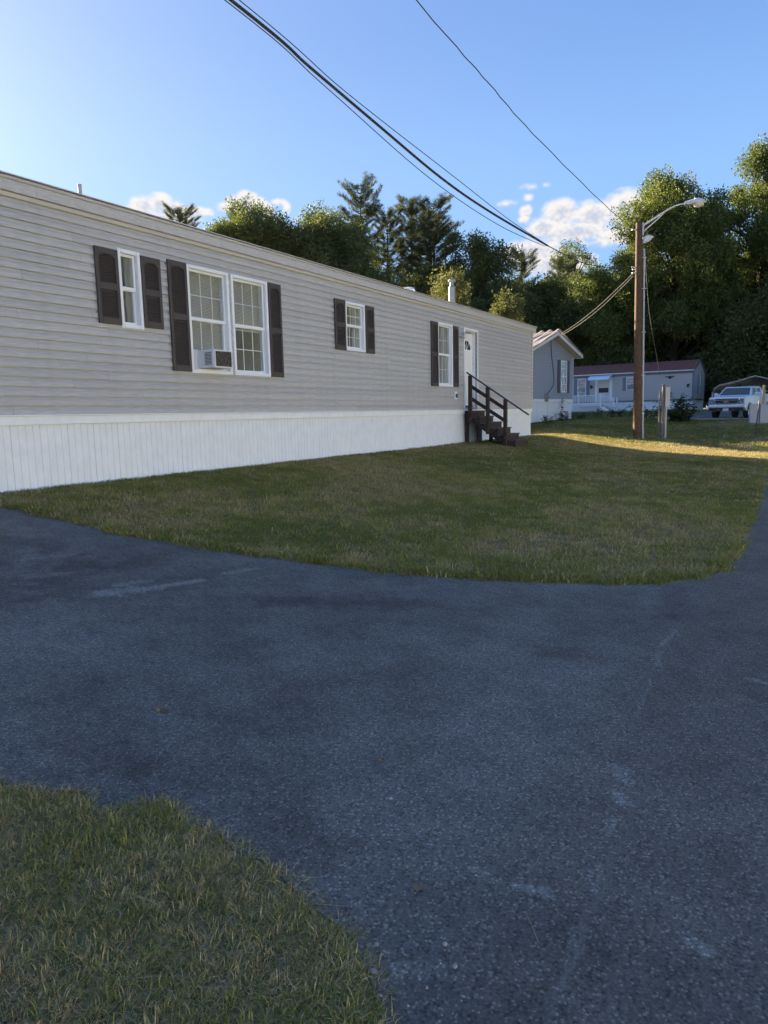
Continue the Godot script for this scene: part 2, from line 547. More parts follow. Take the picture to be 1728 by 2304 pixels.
func on_grass(p: Vector2) -> bool:
	if Geometry2D.is_point_in_polygon(p, asphalt_poly):
		return false
	return not (p.x < WX + 0.02 and p.y > -22.9 and p.y < 1.2)

func near_edge(p: Vector2) -> bool:
	for q in asphalt_poly:
		if p.distance_squared_to(q) < 0.035:
			return true
	return false

func grass_patch(called: String, label: String, boxes: Rect2, density: float, meshes: Array, size: float, seed_: int, straw_bias := 0.0, fringe := false, tint := Color(1, 1, 1)) -> void:
	var r := RandomNumberGenerator.new()
	r.seed = seed_
	var cnt := int(boxes.size.x * boxes.size.y * density)
	var xf := []
	var cols := []
	for m in meshes:
		xf.append([])
		cols.append(PackedColorArray())
	for i in cnt:
		var p := boxes.position + Vector2(r.randf(), r.randf()) * boxes.size
		var pick := r.randi() % meshes.size()
		var roll := r.randf()
		var sc := size * r.randf_range(0.7, 1.3)
		var turn := r.randf() * TAU
		var t1 := r.randf()
		var t2 := r.randf()
		if not on_grass(p):
			continue
		if fringe and not near_edge(p):
			continue
		var dry := 0.42 + 0.75 * lawn_noise.get_noise_2d(p.x * 1.0, p.y * 1.0) + 0.5 * lawn_noise.get_noise_2d(p.x * 5.0 + 40.0, p.y * 5.0)
		dry += straw_bias
		# worn straw spots of the lawn; the far two also paint the sunlit strips brighter
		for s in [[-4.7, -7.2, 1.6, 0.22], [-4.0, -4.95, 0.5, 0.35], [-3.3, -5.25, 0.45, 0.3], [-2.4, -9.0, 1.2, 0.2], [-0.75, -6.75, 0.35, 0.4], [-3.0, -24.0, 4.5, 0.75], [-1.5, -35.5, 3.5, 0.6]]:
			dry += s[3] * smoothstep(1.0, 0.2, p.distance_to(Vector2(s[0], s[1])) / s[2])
		if roll < 0.30 * smoothstep(0.55, 1.0, dry):
			continue
		var c: Color
		if t1 < 0.12 + 0.88 * smoothstep(0.30, 1.05, dry):
			c = Color(0.62, 0.53, 0.33).lerp(Color(0.30, 0.235, 0.14), t2)
		else:
			c = Color(0.185, 0.215, 0.070).lerp(Color(0.38, 0.37, 0.125), t2 * smoothstep(0.0, 0.8, dry) + 0.25 * t2)
		var up := gn(p.x, p.y)
		var b := Basis(Quaternion(Vector3.UP, up)) * Basis(Vector3.UP, turn)
		xf[pick].append(Transform3D(b.scaled(Vector3.ONE * sc), gv(p.x, p.y)))
		cols[pick].append(c * tint)
	var m: Material = mats["grass blades"]
	if meshes.size() == 1:
		var o := copies(self, called, meshes[0], m, xf[0], cols[0])
		tag(o, label, "grass", "", "stuff")
		return
	var root := thing(called, label, "grass", Vector3.ZERO, 0.0, "", false)
	root.set_meta("kind", "stuff")
	for k in meshes.size():
		if xf[k].size():
			copies(root, "grass_blades", meshes[k], m, xf[k], cols[k])

func build_grass() -> void:
	lawn_noise = noise(0.22, 71, FastNoiseLite.TYPE_SIMPLEX_SMOOTH, 4)
	var gm := mat("grass blades", lin(1, 1, 1), 0.7, 0.0, 0.25)
	gm.vertex_color_use_as_albedo = true
	gm.backlight_enabled = true
	gm.backlight = lin(0.5, 0.5, 0.3)
	var near := [blade_clump(1, 12, 0.045, 0.055, 0.0030, 1.2), blade_clump(2, 13, 0.06, 0.040, 0.0026, 1.9), blade_clump(3, 9, 0.04, 0.062, 0.0036, 0.7), blade_clump(8, 15, 0.06, 0.034, 0.0024, 1.5)]
	var mid := [blade_clump(4, 12, 0.05, 0.06, 0.006, 0.9), blade_clump(5, 12, 0.06, 0.052, 0.0055, 1.4)]
	var far := [blade_clump(6, 12, 0.10, 0.075, 0.012, 1.0), blade_clump(7, 12, 0.12, 0.06, 0.011, 1.4)]
	grass_patch("verge_grass", "long tangled verge grass mixed with straw beside the driveway", Rect2(-3.6, -1.85, 3.2, 1.7), 3600.0, near, 0.72, 101, 0.58, false, Color(1.08, 1.02, 0.92))
	grass_patch("lawn_grass", "mown lawn grass sloping from the white skirting down to the driveway edge", Rect2(-7.95, -12.0, 7.6, 8.4), 460.0, mid, 1.0, 102, 0.14, false, Color(1.02, 0.99, 0.88))
	# taller untrimmed fringe where the mower misses the asphalt edge
	grass_patch("edge_grass", "taller bright untrimmed grass fringing the driveway edge of the lawn", Rect2(-7.3, -8.6, 7.0, 5.0), 330.0, [near[2], mid[0]], 1.35, 103, -0.22, true, Color(1.02, 1.0, 0.9))
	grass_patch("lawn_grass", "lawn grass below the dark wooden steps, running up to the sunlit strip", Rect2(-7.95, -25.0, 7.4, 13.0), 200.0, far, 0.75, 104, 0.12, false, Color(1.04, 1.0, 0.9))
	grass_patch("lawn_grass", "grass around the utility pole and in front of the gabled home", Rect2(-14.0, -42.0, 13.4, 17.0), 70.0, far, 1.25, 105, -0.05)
	grass_patch("lawn_grass", "far grass in front of the red roofed home", Rect2(-24.0, -60.0, 17.0, 18.0), 16.0, far, 2.0, 106, -0.1)
	grass_patch("edge_grass", "straw coloured grass fringe hanging over the asphalt beside the verge", Rect2(-3.4, -1.8, 2.9, 1.6), 900.0, [near[1], near[0]], 0.85, 107, 0.40, true, Color(1.1, 1.1, 1.0))
	# loose straw lying in the verge and on the drive
	var sm := MB.new()
	sm.use_col = true
	var r := RandomNumberGenerator.new()
	r.seed = 9
	for i in 130:
		var x := r.randf_range(-3.0, -0.2)
		var z := r.randf_range(-2.1, -0.5)
		var verge := on_grass(Vector2(x, z))
		if not verge and r.randf() < 0.8:
			continue
		var a := r.randf() * TAU
		var l := r.randf_range(0.04, 0.13)
		var d := Vector3(cos(a), 0, sin(a)) * l
		var p := gv(x, z, (r.randf_range(0.02, 0.06) if verge else 0.018))
		var q := p + d + Vector3.UP * (r.randf_range(-0.02, 0.04) if verge else 0.0)
		var s := d.cross(Vector3.UP).normalized() * r.randf_range(0.0006, 0.0012)
		var m := (p + q) * 0.5 + Vector3(0, 0.006, 0) + s * r.randf_range(-14, 14)
		mb_strip(sm, [p, m, q], s)
		var c := Color(0.40, 0.33, 0.2).lerp(Color(0.2, 0.16, 0.09), r.randf())
		for k in 12:
			sm.col.append(c)
	var so := part(self, "dry_straw", sm, gm)
	tag(so, "loose dry straw stems lying over the verge grass and asphalt", "straw", "", "stuff")
	# a few dried leaves blown onto the drive
	for q in [[-2.55, -2.15, 0.03], [-1.45, -2.35, 0.014], [-1.2, -3.3, 0.016], [-0.95, -1.75, 0.018], [-3.3, -2.8, 0.02]]:
		var lm := MB.new()
		var base := gv(q[0], q[1], 0.008)
		var sz: float = q[2]
		for k in 5:
			var an := TAU * k / 5.0 + r.randf()
			var d := Vector3(cos(an), 0, sin(an)) * sz * r.randf_range(0.7, 1.2)
			var e := Vector3(-d.z, 0, d.x) * 0.5
			lm.tri_out(base + Vector3(0, sz * 0.15, 0), base + d + e + Vector3(0, sz * r.randf_range(0.1, 0.7), 0), base + d - e + Vector3(0, sz * r.randf_range(0.0, 0.4), 0), Vector3.UP)
		var lt := thing("fallen_leaf", "small curled dry leaf lying on the asphalt drive", "leaf", base, 0.0, "dry leaves on the drive")
		part(lt, "leaf_blade", lm, mat("dry leaf", lin(0.16, 0.11, 0.06), 0.8))
	# pebbles and grit
	var stone := MB.new()
	stone.lathe(PackedVector2Array([Vector2(0, -0.35), Vector2(0.8, -0.3), Vector2(1.0, 0.0), Vector2(0.75, 0.4), Vector2(0.3, 0.58), Vector2(0, 0.6)]), Vector3.ZERO, Vector3.UP, 7)
	var xf := []
	var cols := PackedColorArray()
	for i in 420:
		var x := r.randf_range(-2.2, 1.2)
		var z := -1.2 - 7.0 * pow(r.randf(), 1.8)
		if i < 60:
			x = -0.75 + r.randfn(0.0, 0.12)
			z = -1.35 + r.randfn(0.0, 0.12)
		if on_grass(Vector2(x, z)):
			continue
		var s := r.randf_range(0.0015, 0.004)
		if i % 17 == 0:
			s = r.randf_range(0.006, 0.010)
		var b := Basis(Vector3.UP, r.randf() * TAU).scaled(Vector3(s * r.randf_range(0.8, 1.5), s, s))
		xf.append(Transform3D(b, gv(x, z, 0.0125 + s * 0.25)))
		var t := r.randf_range(0.14, 0.34)
		cols.append(Color(t, t * 0.98, t * 0.94))
	var pm := mat("pebble stone", lin(1, 1, 1), 0.9)
	pm.vertex_color_use_as_albedo = true
	var po := copies(self, "pebbles", stone.mesh(), pm, xf, cols)
	tag(po, "small pale pebbles and grit scattered over the asphalt", "pebbles", "", "stuff")

func mb_strip(mb: MB, p: Array, s: Vector3) -> void:
	for i in p.size() - 1:
		var a: Vector3 = p[i]
		var b: Vector3 = p[i + 1]
		mb.tri_out(a - s, a + s, b + s, Vector3.UP)
		mb.tri_out(a - s, b + s, b - s, Vector3.UP)

# ------------------------------------------------------------------ the grey mobile home
const COURSE := 0.109
const SID0 := 1.585                   # top of the skirting trim, bottom of the siding
const SID1 := 4.03                    # top of the siding, under the eave trim
const HS0 := -0.6                     # house runs from z = -HS0 to z = -HS1
const HS1 := 22.85

# wall openings as [s0, s1, y0, y1] (s = -z)
func openings() -> Array:
	return [[6.46, 6.77, 2.75, 3.70], [7.67, 8.48, 2.21, 3.70], [8.60, 9.40, 2.21, 3.70], [11.80, 12.45, 2.81, 3.69], [15.87, 16.64, 2.20, 3.69], [17.44, 18.27, 1.62, 3.68]]

func siding_profile() -> ArrayMesh:
	# one course one metre long (along -z) and one course high: a flat lower face, a cove above, a lip below
	var mb := MB.new()
	var pr := [Vector2(0.002, 0.0), Vector2(0.0285, 0.0), Vector2(0.0300, 0.004), Vector2(0.0280, 0.058), Vector2(0.0130, 0.076), Vector2(0.0040, COURSE + 0.004)]
	for i in pr.size() - 1:
		var a: Vector2 = pr[i]
		var b: Vector2 = pr[i + 1]
		var e := Vector3(b.y - a.y, a.x - b.x, 0)
		mb.quad_out(Vector3(a.x, a.y, 0), Vector3(b.x, b.y, 0), Vector3(b.x, b.y, -1), Vector3(a.x, a.y, -1), e)
	for z in [0.0, -1.0]:
		for i in range(1, pr.size() - 1):
			mb.tri_out(Vector3(pr[0].x, pr[0].y, z), Vector3(pr[i].x, pr[i].y, z), Vector3(pr[i + 1].x, pr[i + 1].y, z), Vector3(0, 0, 1.0 if z == 0.0 else -1.0))
	return mb.mesh()

func put_board(home: Node3D, mesh: Mesh, m: Material, s0: float, s1: float, y: float, frac0: float, frac1: float) -> void:
	if s1 - s0 < 0.01:
		return
	var o := MeshInstance3D.new()
	o.name = "siding_board"
	o.mesh = mesh
	o.material_override = m
	home.add_child(o, true)
	o.scale = Vector3(1, frac1 - frac0, s1 - s0)
	o.position = Vector3(WX, y + frac0 * COURSE, -s0) - org[home]

func window_part(home: Node3D, s0: float, s1: float, y0: float, y1: float, split: float, cols: int, rows_up: int, rows_low: int, inside: String) -> void:
	var w := sub(home, "window", Vector3(WX, y0, -(s0 + s1) / 2))
	var wh: Material = mats["white vinyl"]
	var f := MB.new()
	var t := 0.052
	var out := 0.047
	for side in [[s0, s0 + t, y0, y1], [s1 - t, s1, y0, y1], [s0 + t, s1 - t, y1 - t, y1], [s0 + t, s1 - t, y0, y0 + t]]:
		f.bevel_box(Vector3(WX + out / 2 - 0.02, (side[2] + side[3]) / 2, -(side[0] + side[1]) / 2), Vector3(out + 0.04, side[3] - side[2], side[1] - side[0]), 0.006)
	# jamb liner going back into the wall
	for side in [[s0 + t - 0.012, s0 + t + 0.004], [s1 - t - 0.004, s1 - t + 0.012]]:
		f.box2(Vector3(WX - 0.12, y0 + t, -side[0]), Vector3(WX - 0.022, y1 - t, -side[1]))
	f.box2(Vector3(WX - 0.12, y0 + t - 0.012, -s0 - t - 0.005), Vector3(WX - 0.022, y0 + t + 0.004, -s1 + t + 0.005))
	part(w, "frame", f, wh)
	var a0 := s0 + t + 0.005
	var a1 := s1 - t - 0.005
	var b0 := y0 + t + 0.005
	var b1 := y1 - t
	for half in 2:
		var lo: float = split if half == 0 else b0
		var hi: float = b1 if half == 0 else split + 0.03
		var x: float = WX - 0.004 if half == 0 else WX - 0.034
		var r := 0.034
		var sh := MB.new()
		for side in [[a0, a0 + r, lo, hi], [a1 - r, a1, lo, hi], [a0 + r, a1 - r, hi - r, hi], [a0 + r, a1 - r, lo, lo + (0.05 if half == 0 else r)]]:
			sh.bevel_box(Vector3(x - 0.012, (side[2] + side[3]) / 2, -(side[0] + side[1]) / 2), Vector3(0.026, side[3] - side[2], side[1] - side[0]), 0.004)
		part(w, "sash", sh, wh)
		var pane := MB.new()
		pane.box2(Vector3(x - 0.014, lo + 0.02, -a0 - 0.02), Vector3(x - 0.010, hi - 0.02, -a1 + 0.02))
		part(w, "pane", pane, mats["window glass"])
		var rows := rows_up if half == 0 else rows_low
		if cols > 1 or rows > 1:
			for k in range(1, cols):
				var g := MB.new()
				var s := lerpf(a0 + r, a1 - r, float(k) / cols)
				g.box2(Vector3(x - 0.022, lo + r, -s - 0.006), Vector3(x - 0.0155, hi - r, -s + 0.006))
				part(w, "muntin", g, wh)
			for k in range(1, rows):
				var g := MB.new()
				var y := lerpf(lo + r, hi - r, float(k) / rows)
				g.box2(Vector3(x - 0.0225, y - 0.006, -a0 - r), Vector3(x - 0.0165, y + 0.006, -a1 + r))
				part(w, "muntin", g, wh)
	if inside.begins_with("blind"):
		var low: float = y0 + t if inside == "blind" else split - 0.02
		var bl := MB.new()
		var y := y1 - t - 0.03
		while y > low:
			bl.box(Vector3(WX - 0.11, y, -(s0 + s1) / 2), Vector3(0.024, 0.0012, a1 - a0 - 0.01), Basis(Vector3(0, 0, 1), -0.95))
			y -= 0.0215
		bl.box2(Vector3(WX - 0.125, y - 0.005, -a0 - 0.01), Vector3(WX - 0.095, y + 0.012, -a1 + 0.01))
		bl.box2(Vector3(WX - 0.13, y1 - t - 0.03, -a0 - 0.01), Vector3(WX - 0.09, y1 - t, -a1 + 0.01))
		part(w, "blind", bl, mats["blind slats"])
	elif inside.begins_with("curtain"):
		for hand in 2:
			var cu := MB.new()
			var c0: float = a0 if hand == 0 else lerpf(a0, a1, 0.52 if inside == "curtain" else 0.66)
			var c1: float = lerpf(a0, a1, 0.42 if inside == "curtain" else 0.3) if hand == 0 else a1
			var cnt := 26
			for k in cnt:
				var u0 := lerpf(c0, c1, float(k) / cnt)
				var u1 := lerpf(c0, c1, float(k + 1) / cnt)
				var d0 := 0.018 * sin(k * 1.25) + 0.006 * sin(k * 2.9)
				var d1 := 0.018 * sin((k + 1) * 1.25) + 0.006 * sin((k + 1) * 2.9)
				mb_quad(cu, Vector3(WX - 0.12 + d0, b0, -u0), Vector3(WX - 0.12 + d1, b0, -u1), Vector3(WX - 0.12 + d1, b1, -u1), Vector3(WX - 0.12 + d0, b1, -u0), Vector3(1, 0, 0))
			part(w, "curtain", cu, mats["curtain cloth"])

func mb_quad(mb: MB, a: Vector3, b: Vector3, c: Vector3, d: Vector3, o: Vector3) -> void:
	mb.quad_out(a, b, c, d, o)

func shutter_mesh(wd: float, hg: float) -> Array:
	# local: x out, y up from the foot, z from 0 to -wd
	var fr := MB.new()
	var st := 0.05
	var th := 0.03
	for side in [[0.0, st, 0.0, hg], [wd - st, wd, 0.0, hg], [st, wd - st, hg - 0.075, hg], [st, wd - st, 0.0, 0.085], [st, wd - st, hg * 0.5 - 0.045, hg * 0.5 + 0.045]]:
		fr.bevel_box(Vector3(0.018 + th / 2, (side[2] + side[3]) / 2, -(side[0] + side[1]) / 2), Vector3(th, side[3] - side[2], side[1] - side[0]), 0.004)
	# arched head of the upper field
	for k in 8:
		var u := (k + 0.5) / 8.0 * 2.0 - 1.0
		var drop := 0.045 * u * u
		fr.box(Vector3(0.018 + th / 2 - 0.001, hg - 0.075 - drop / 2, -wd / 2 + u * (wd / 2 - st)), Vector3(th, drop + 0.002, (wd - 2 * st) / 8.0 + 0.001))
	var lv := MB.new()
	for f in [[0.09, hg * 0.5 - 0.05], [hg * 0.5 + 0.05, hg - 0.08]]:
		var y: float = f[0] + 0.012
		while y < f[1]:
			lv.box(Vector3(0.034, y, -wd / 2), Vector3(0.030, 0.004, wd - 2 * st + 0.002), Basis(Vector3(0, 0, 1), -0.85))
			y += 0.030
	lv.box2(Vector3(0.017, 0.08, -st + 0.002), Vector3(0.020, hg - 0.08, -wd + st - 0.002))
	return [fr.mesh(), lv.mesh()]

func build_home() -> Node3D:
	var home := thing("mobile_home", "long grey vinyl sided mobile home with white skirting and dark shutters", "mobile home", Vector3(WX, 0.68, -11.0))
	var grain := grey_tex(noise(0.03, 41, FastNoiseLite.TYPE_SIMPLEX_SMOOTH, 4), 256, 256, 0.88, 1.0)
	var tones := []
	var r := RandomNumberGenerator.new()
	r.seed = 77
	for k in 4:
		var t: float = [1.0, 0.94, 1.035, 0.975][k]
		var m := mat("grey vinyl siding %d" % k, lin(0.53 * t, 0.522 * t, 0.52 * t), 0.55, 0.0, 0.4)
		with_tex(m, grain, Vector3(0.5, 6.0, 0.5))
		tones.append(m)
	# shell of the walls, hollow, with the openings cut through
	var shell := CSGCombiner3D.new()
	shell.name = "wall"
	home.add_child(shell, true)
	shell.position = -org[home]
	var outer := CSGBox3D.new()
	outer.size = Vector3(4.2, 2.66, HS1 - HS0)
	outer.position = Vector3(WX - 2.1, 1.50 + 1.33, -(HS0 + HS1) / 2)
	shell.add_child(outer)
	var inner := CSGBox3D.new()
	inner.operation = CSGShape3D.OPERATION_SUBTRACTION
	inner.size = Vector3(3.88, 2.3, HS1 - HS0 - 0.32)
	inner.position = Vector3(WX - 2.1, 1.64 + 1.15, -(HS0 + HS1) / 2)
	shell.add_child(inner)
	for o in openings():
		var cut := CSGBox3D.new()
		cut.operation = CSGShape3D.OPERATION_SUBTRACTION
		cut.size = Vector3(0.6, o[3] - o[2], o[1] - o[0])
		cut.position = Vector3(WX, (o[2] + o[3]) / 2, -(o[0] + o[1]) / 2)
		shell.add_child(cut)
	shell.material_override = mat("wall board", lin(0.20, 0.18, 0.16), 0.9)
	# inside partitions keep one room from lighting the next
	for z in [3.0, 10.6, 14.0, 20.4]:
		var pt := MB.new()
		pt.box2(Vector3(WX - 4.03, 1.645, -z - 0.05), Vector3(WX - 0.17, 3.93, -z + 0.05))
		part(home, "partition", pt, mats["wall board"])
	# siding, course by course, lengths butted at uneven joints
	var unit := siding_profile()
	var courses := 22
	for c in courses:
		var y := SID0 + c * (SID1 - SID0) / courses
		var k := (SID1 - SID0) / courses / COURSE
		var y2 := y + COURSE * k
		var cuts := [HS0 + 0.06]
		var s: float = HS0 + r.randf_range(1.2, 3.7)
		while s < HS1 - 0.8:
			cuts.append(s)
			s += 3.66
		cuts.append(HS1 - 0.06)
		for i in cuts.size() - 1:
			var m: Material = tones[r.randi() % 4]
			# pieces left of, right of, above and below the openings
			var spans := [[cuts[i] + 0.0015, cuts[i + 1] - 0.0015]]
			for o in openings():
				var a: float = o[0] - 0.0
				var b: float = o[1] + 0.0
				if o[2] >= y2 or o[3] <= y:
					continue
				var next := []
				for sp in spans:
					if b <= sp[0] or a >= sp[1]:
						next.append(sp)
						continue
					if a > sp[0]:
						next.append([sp[0], a])
					if b < sp[1]:
						next.append([b, sp[1]])
					var c0: float = maxf(sp[0], a)
					var c1: float = minf(sp[1], b)
					if o[3] < y2 - 0.01:
						put_board(home, unit, m, c0, c1, y, (o[3] - y) / COURSE, k)
					if o[2] > y + 0.01:
						put_board(home, unit, m, c0, c1, y, 0.0, (o[2] - y) / COURSE)
				spans = next
			for sp in spans:
				put_board(home, unit, m, sp[0], sp[1], y, 0.0, k)
	# corner posts
	for s in [HS0, HS1]:
		var cp := MB.new()
		cp.bevel_box(Vector3(WX - 0.012, (SID0 + SID1) / 2, -s), Vector3(0.10, SID1 - SID0, 0.10), 0.008)
		part(home, "corner_post", cp, mat("corner post", lin(0.55, 0.52, 0.48), 0.5))
	# eave: cream trim, fascia boards in lengths, roof
	var trim := MB.new()
	trim.bevel_box(Vector3(WX + 0.015, 4.058, -(HS0 + HS1) / 2), Vector3(0.06, 0.052, HS1 - HS0 + 0.02), 0.006)
	part(home, "eave_trim", trim, mat("cream trim", lin(0.52, 0.495, 0.465), 0.5))
	var fm := mat("fascia metal", lin(0.56, 0.55, 0.555), 0.5, 0.0, 0.45)
	with_tex(fm, grain, Vector3(0.8, 3.0, 0.8))
	var fs := HS0 - 0.12
	var n := 0
	while fs < HS1 + 0.19:
		var fe := minf(fs + 3.02, HS1 + 0.2)
		var fb := MB.new()
		fb.prism(PackedVector2Array([Vector2(0.03, 4.084), Vector2(0.075, 4.084), Vector2(0.082, 4.09), Vector2(0.082, 4.205), Vector2(0.10, 4.212), Vector2(0.10, 4.243), Vector2(0.03, 4.25)]), Vector3(WX, 0, 0), Vector3(1, 0, 0), Vector3.UP, Vector3(0, 0, -1), fs + 0.001, fe - 0.001)
		part(home, "fascia_board", fb, fm)
		fs = fe
		n += 1
	var roof := sub(home, "roof", Vector3(WX - 2.1, 4.24, -11.0))
	var rf := MB.new()
	rf.prism(PackedVector2Array([Vector2(0.13, 4.251), Vector2(0.13, 4.262), Vector2(-2.1, 4.58), Vector2(-4.33, 4.262), Vector2(-4.33, 4.10), Vector2(-4.2, 4.10), Vector2(0.02, 4.10), Vector2(0.02, 4.251)]), Vector3(WX, 0, 0), Vector3(1, 0, 0), Vector3.UP, Vector3(0, 0, -1), HS0 - 0.14, HS1 + 0.2)
	part(roof, "roof_sheet", rf, mat("roof sheet", lin(0.5, 0.49, 0.47), 0.6))
	# pipes and vents standing on the roof
	var galv := mat("galvanised metal", lin(0.26, 0.28, 0.29), 0.5, 0.5)
	var vp := MB.new()
	vp.bar(Vector3(-8.4, 4.30, -6.35), Vector3(-8.4, 4.60, -6.35), 0.026, 12)
	vp.lathe(PackedVector2Array([Vector2(0.10, 4.29), Vector2(0.075, 4.36), Vector2(0.05, 4.42), Vector2(0.03, 4.44)]), Vector3(-8.4, 0, -6.35), Vector3.UP, 12)
	part(roof, "vent_pipe", vp, mat("grey pipe", lin(0.30, 0.30, 0.32), 0.6))
	var ch := MB.new()
	ch.lathe(PackedVector2Array([Vector2(0.16, 4.42), Vector2(0.11, 4.55), Vector2(0.11, 5.62), Vector2(0.118, 5.63), Vector2(0.118, 5.66), Vector2(0.08, 5.72), Vector2(0.07, 5.74), Vector2(0.07, 5.86)]), Vector3(-10.4, 0, -22.05), Vector3.UP, 20)
	part(roof, "chimney_pipe", ch, galv)
	var cap := MB.new()
	cap.lathe(PackedVector2Array([Vector2(0.02, 5.84), Vector2(0.13, 5.86), Vector2(0.135, 5.89), Vector2(0.10, 5.93), Vector2(0.0, 5.95)]), Vector3(-10.4, 0, -22.05), Vector3.UP, 20)
	part(roof, "chimney_cap", cap, galv)
	for dv in [[-9.45, -17.3, 0.17, 4.90], [-9.3, -14.0, 0.15, 4.72]]:
		var vd := MB.new()
		vd.lathe(PackedVector2Array([Vector2(0.08, 4.40), Vector2(0.08, dv[3] - 0.09), Vector2(dv[2], dv[3] - 0.09), Vector2(dv[2], dv[3] - 0.06), Vector2(dv[2] * 0.8, dv[3] - 0.01), Vector2(dv[2] * 0.4, dv[3] + 0.012), Vector2(0, dv[3] + 0.015)]), Vector3(dv[0], 0, dv[1]), Vector3.UP, 18)
		part(roof, "roof_vent", vd, mat("vent white", lin(0.72, 0.73, 0.74), 0.4))
	# skirting: white ribbed panels between a top trim and a bottom rail
	var sk := mat("white vinyl skirting", lin(0.84, 0.87, 0.91), 0.45, 0.0, 0.4)
	with_tex(sk, grey_tex(noise(0.02, 42, FastNoiseLite.TYPE_SIMPLEX_SMOOTH, 4), 256, 256, 0.955, 1.0), Vector3(0.9, 0.7, 0.9))
	var pw := 0.372
	var pmesh := MB.new()
	var prof := [Vector2(-0.016, 0.0), Vector2(0.0, 0.003)]
	for g in [0.093, 0.186, 0.279]:
		prof.append_array([Vector2(0.0, g - 0.006), Vector2(-0.006, g - 0.002), Vector2(-0.006, g + 0.002), Vector2(0.0, g + 0.006)])
	prof.append_array([Vector2(0.0, pw - 0.004), Vector2(-0.016, pw - 0.0005)])
	for i in prof.size() - 1:
		var a: Vector2 = prof[i]
		var b: Vector2 = prof[i + 1]
		pmesh.quad_out(Vector3(a.x, 0, -a.y), Vector3(b.x, 0, -b.y), Vector3(b.x, 0.86, -b.y), Vector3(a.x, 0.86, -a.y), Vector3(1, 0, 0) if absf(b.x - a.x) < 0.001 else Vector3(b.y - a.y, 0, b.x - a.x))
	var pm := pmesh.mesh()
	var s := 4.79 - pw * 15
	while s < HS1 - 0.02:
		var o := MeshInstance3D.new()
		o.name = "skirting_panel"
		o.mesh = pm
		o.material_override = sk
		home.add_child(o, true)
		if s + pw > HS1:
			o.scale = Vector3(1, 1, (HS1 - s) / pw)
		o.position = Vector3(WX - 0.012 + r.randf_range(-0.0015, 0.0015), 0.62, -s) - org[home]
		s += pw
	var st := MB.new()
	st.bevel_box(Vector3(WX + 0.002, 1.523, -(HS0 + HS1) / 2), Vector3(0.05, 0.112, HS1 - HS0 + 0.03), 0.006)
	st.bevel_box(Vector3(WX + 0.012, 1.578, -(HS0 + HS1) / 2), Vector3(0.075, 0.016, HS1 - HS0 + 0.03), 0.005)
	part(home, "skirting_trim", st, sk)
	var sb := MB.new()
	sb.bevel_box(Vector3(WX + 0.0, 0.675, -(HS0 + HS1) / 2), Vector3(0.035, 0.07, HS1 - HS0 + 0.03), 0.005)
	part(home, "skirting_rail", sb, sk)
	for e in [HS0, HS1]:
		var es := MB.new()
		es.box2(Vector3(WX - 4.2, 0.55, -e - 0.01), Vector3(WX - 0.02, 1.5, -e + 0.01))
		part(home, "end_skirting", es, sk)
	var bs := MB.new()
	bs.box2(Vector3(WX - 4.21, 0.55, -HS0), Vector3(WX - 4.19, 1.5, -HS1))
	part(home, "back_skirting", bs, sk)
	# windows
	window_part(home, 6.43, 6.80, 2.72, 3.742, 3.22, 1, 1, 1, "curtain_thin")
	window_part(home, 7.632, 8.51, 2.175, 3.742, 2.955, 3, 2, 1, "blind")
	window_part(home, 8.56, 9.44, 2.175, 3.742, 2.94, 3, 2, 2, "blind_half")
	window_part(home, 11.765, 12.49, 2.775, 3.722, 3.25, 3, 2, 2, "curtain_thin")
	window_part(home, 15.835, 16.68, 2.165, 3.725, 2.94, 2, 2, 2, "curtain")
	# louvered shutters
	var cache := {}
	for sh in [[6.075, 6.427, 2.748, 3.705], [6.803, 7.138, 2.757, 3.708], [7.272, 7.628, 2.192, 3.742], [9.444, 9.778, 2.178, 3.737], [11.395, 11.76, 2.772, 3.729], [12.493, 12.835, 2.77, 3.721], [15.457, 15.83, 2.163, 3.71], [16.684, 17.01, 2.172, 3.708]]:
		var key := "%.2f" % (sh[3] - sh[2])
		var wd: float = sh[1] - sh[0]
		key += "_%.2f" % wd
		if not cache.has(key):
			cache[key] = shutter_mesh(wd, sh[3] - sh[2])
		var n2 := sub(home, "shutter", Vector3(WX + 0.012, sh[2], -sh[0]))
		org.erase(n2)
		part_mesh(n2, "shutter_frame", cache[key][0], mats["shutter brown"])
		part_mesh(n2, "louver_panel", cache[key][1], mats["shutter brown"])
	# entrance door, set back in its jamb
	var d := sub(home, "door", Vector3(WX - 0.15, 1.62, -17.86))
	var wh: Material = mats["white vinyl"]
	var cs := MB.new()
	for side in [[17.385, 17.44, 1.60, 3.735], [18.27, 18.325, 1.60, 3.735], [17.44, 18.27, 3.68, 3.735]]:
		cs.bevel_box(Vector3(WX + 0.014, (side[2] + side[3]) / 2, -(side[0] + side[1]) / 2), Vector3(0.06, side[3] - side[2], side[1] - side[0]), 0.006)
	cs.box2(Vector3(WX - 0.15, 1.62, -17.435), Vector3(WX - 0.022, 3.69, -17.455))
	cs.box2(Vector3(WX - 0.15, 1.62, -18.255), Vector3(WX - 0.022, 3.69, -18.275))
	cs.box2(Vector3(WX - 0.15, 3.665, -17.455), Vector3(WX - 0.022, 3.69, -18.255))
	part(d, "door_casing", cs, wh)
	var sl := MB.new()
	sl.bevel_box(Vector3(WX - 0.13, 2.66, -17.855), Vector3(0.045, 1.96, 0.796), 0.004)
	for rw in [[1.76, 2.28], [2.38, 2.98]]:
		for cl in [[17.53, 17.81], [17.90, 18.18]]:
			sl.bevel_box(Vector3(WX - 0.106, (rw[0] + rw[1]) / 2, -(cl[0] + cl[1]) / 2), Vector3(0.012, rw[1] - rw[0], cl[1] - cl[0]), 0.005)
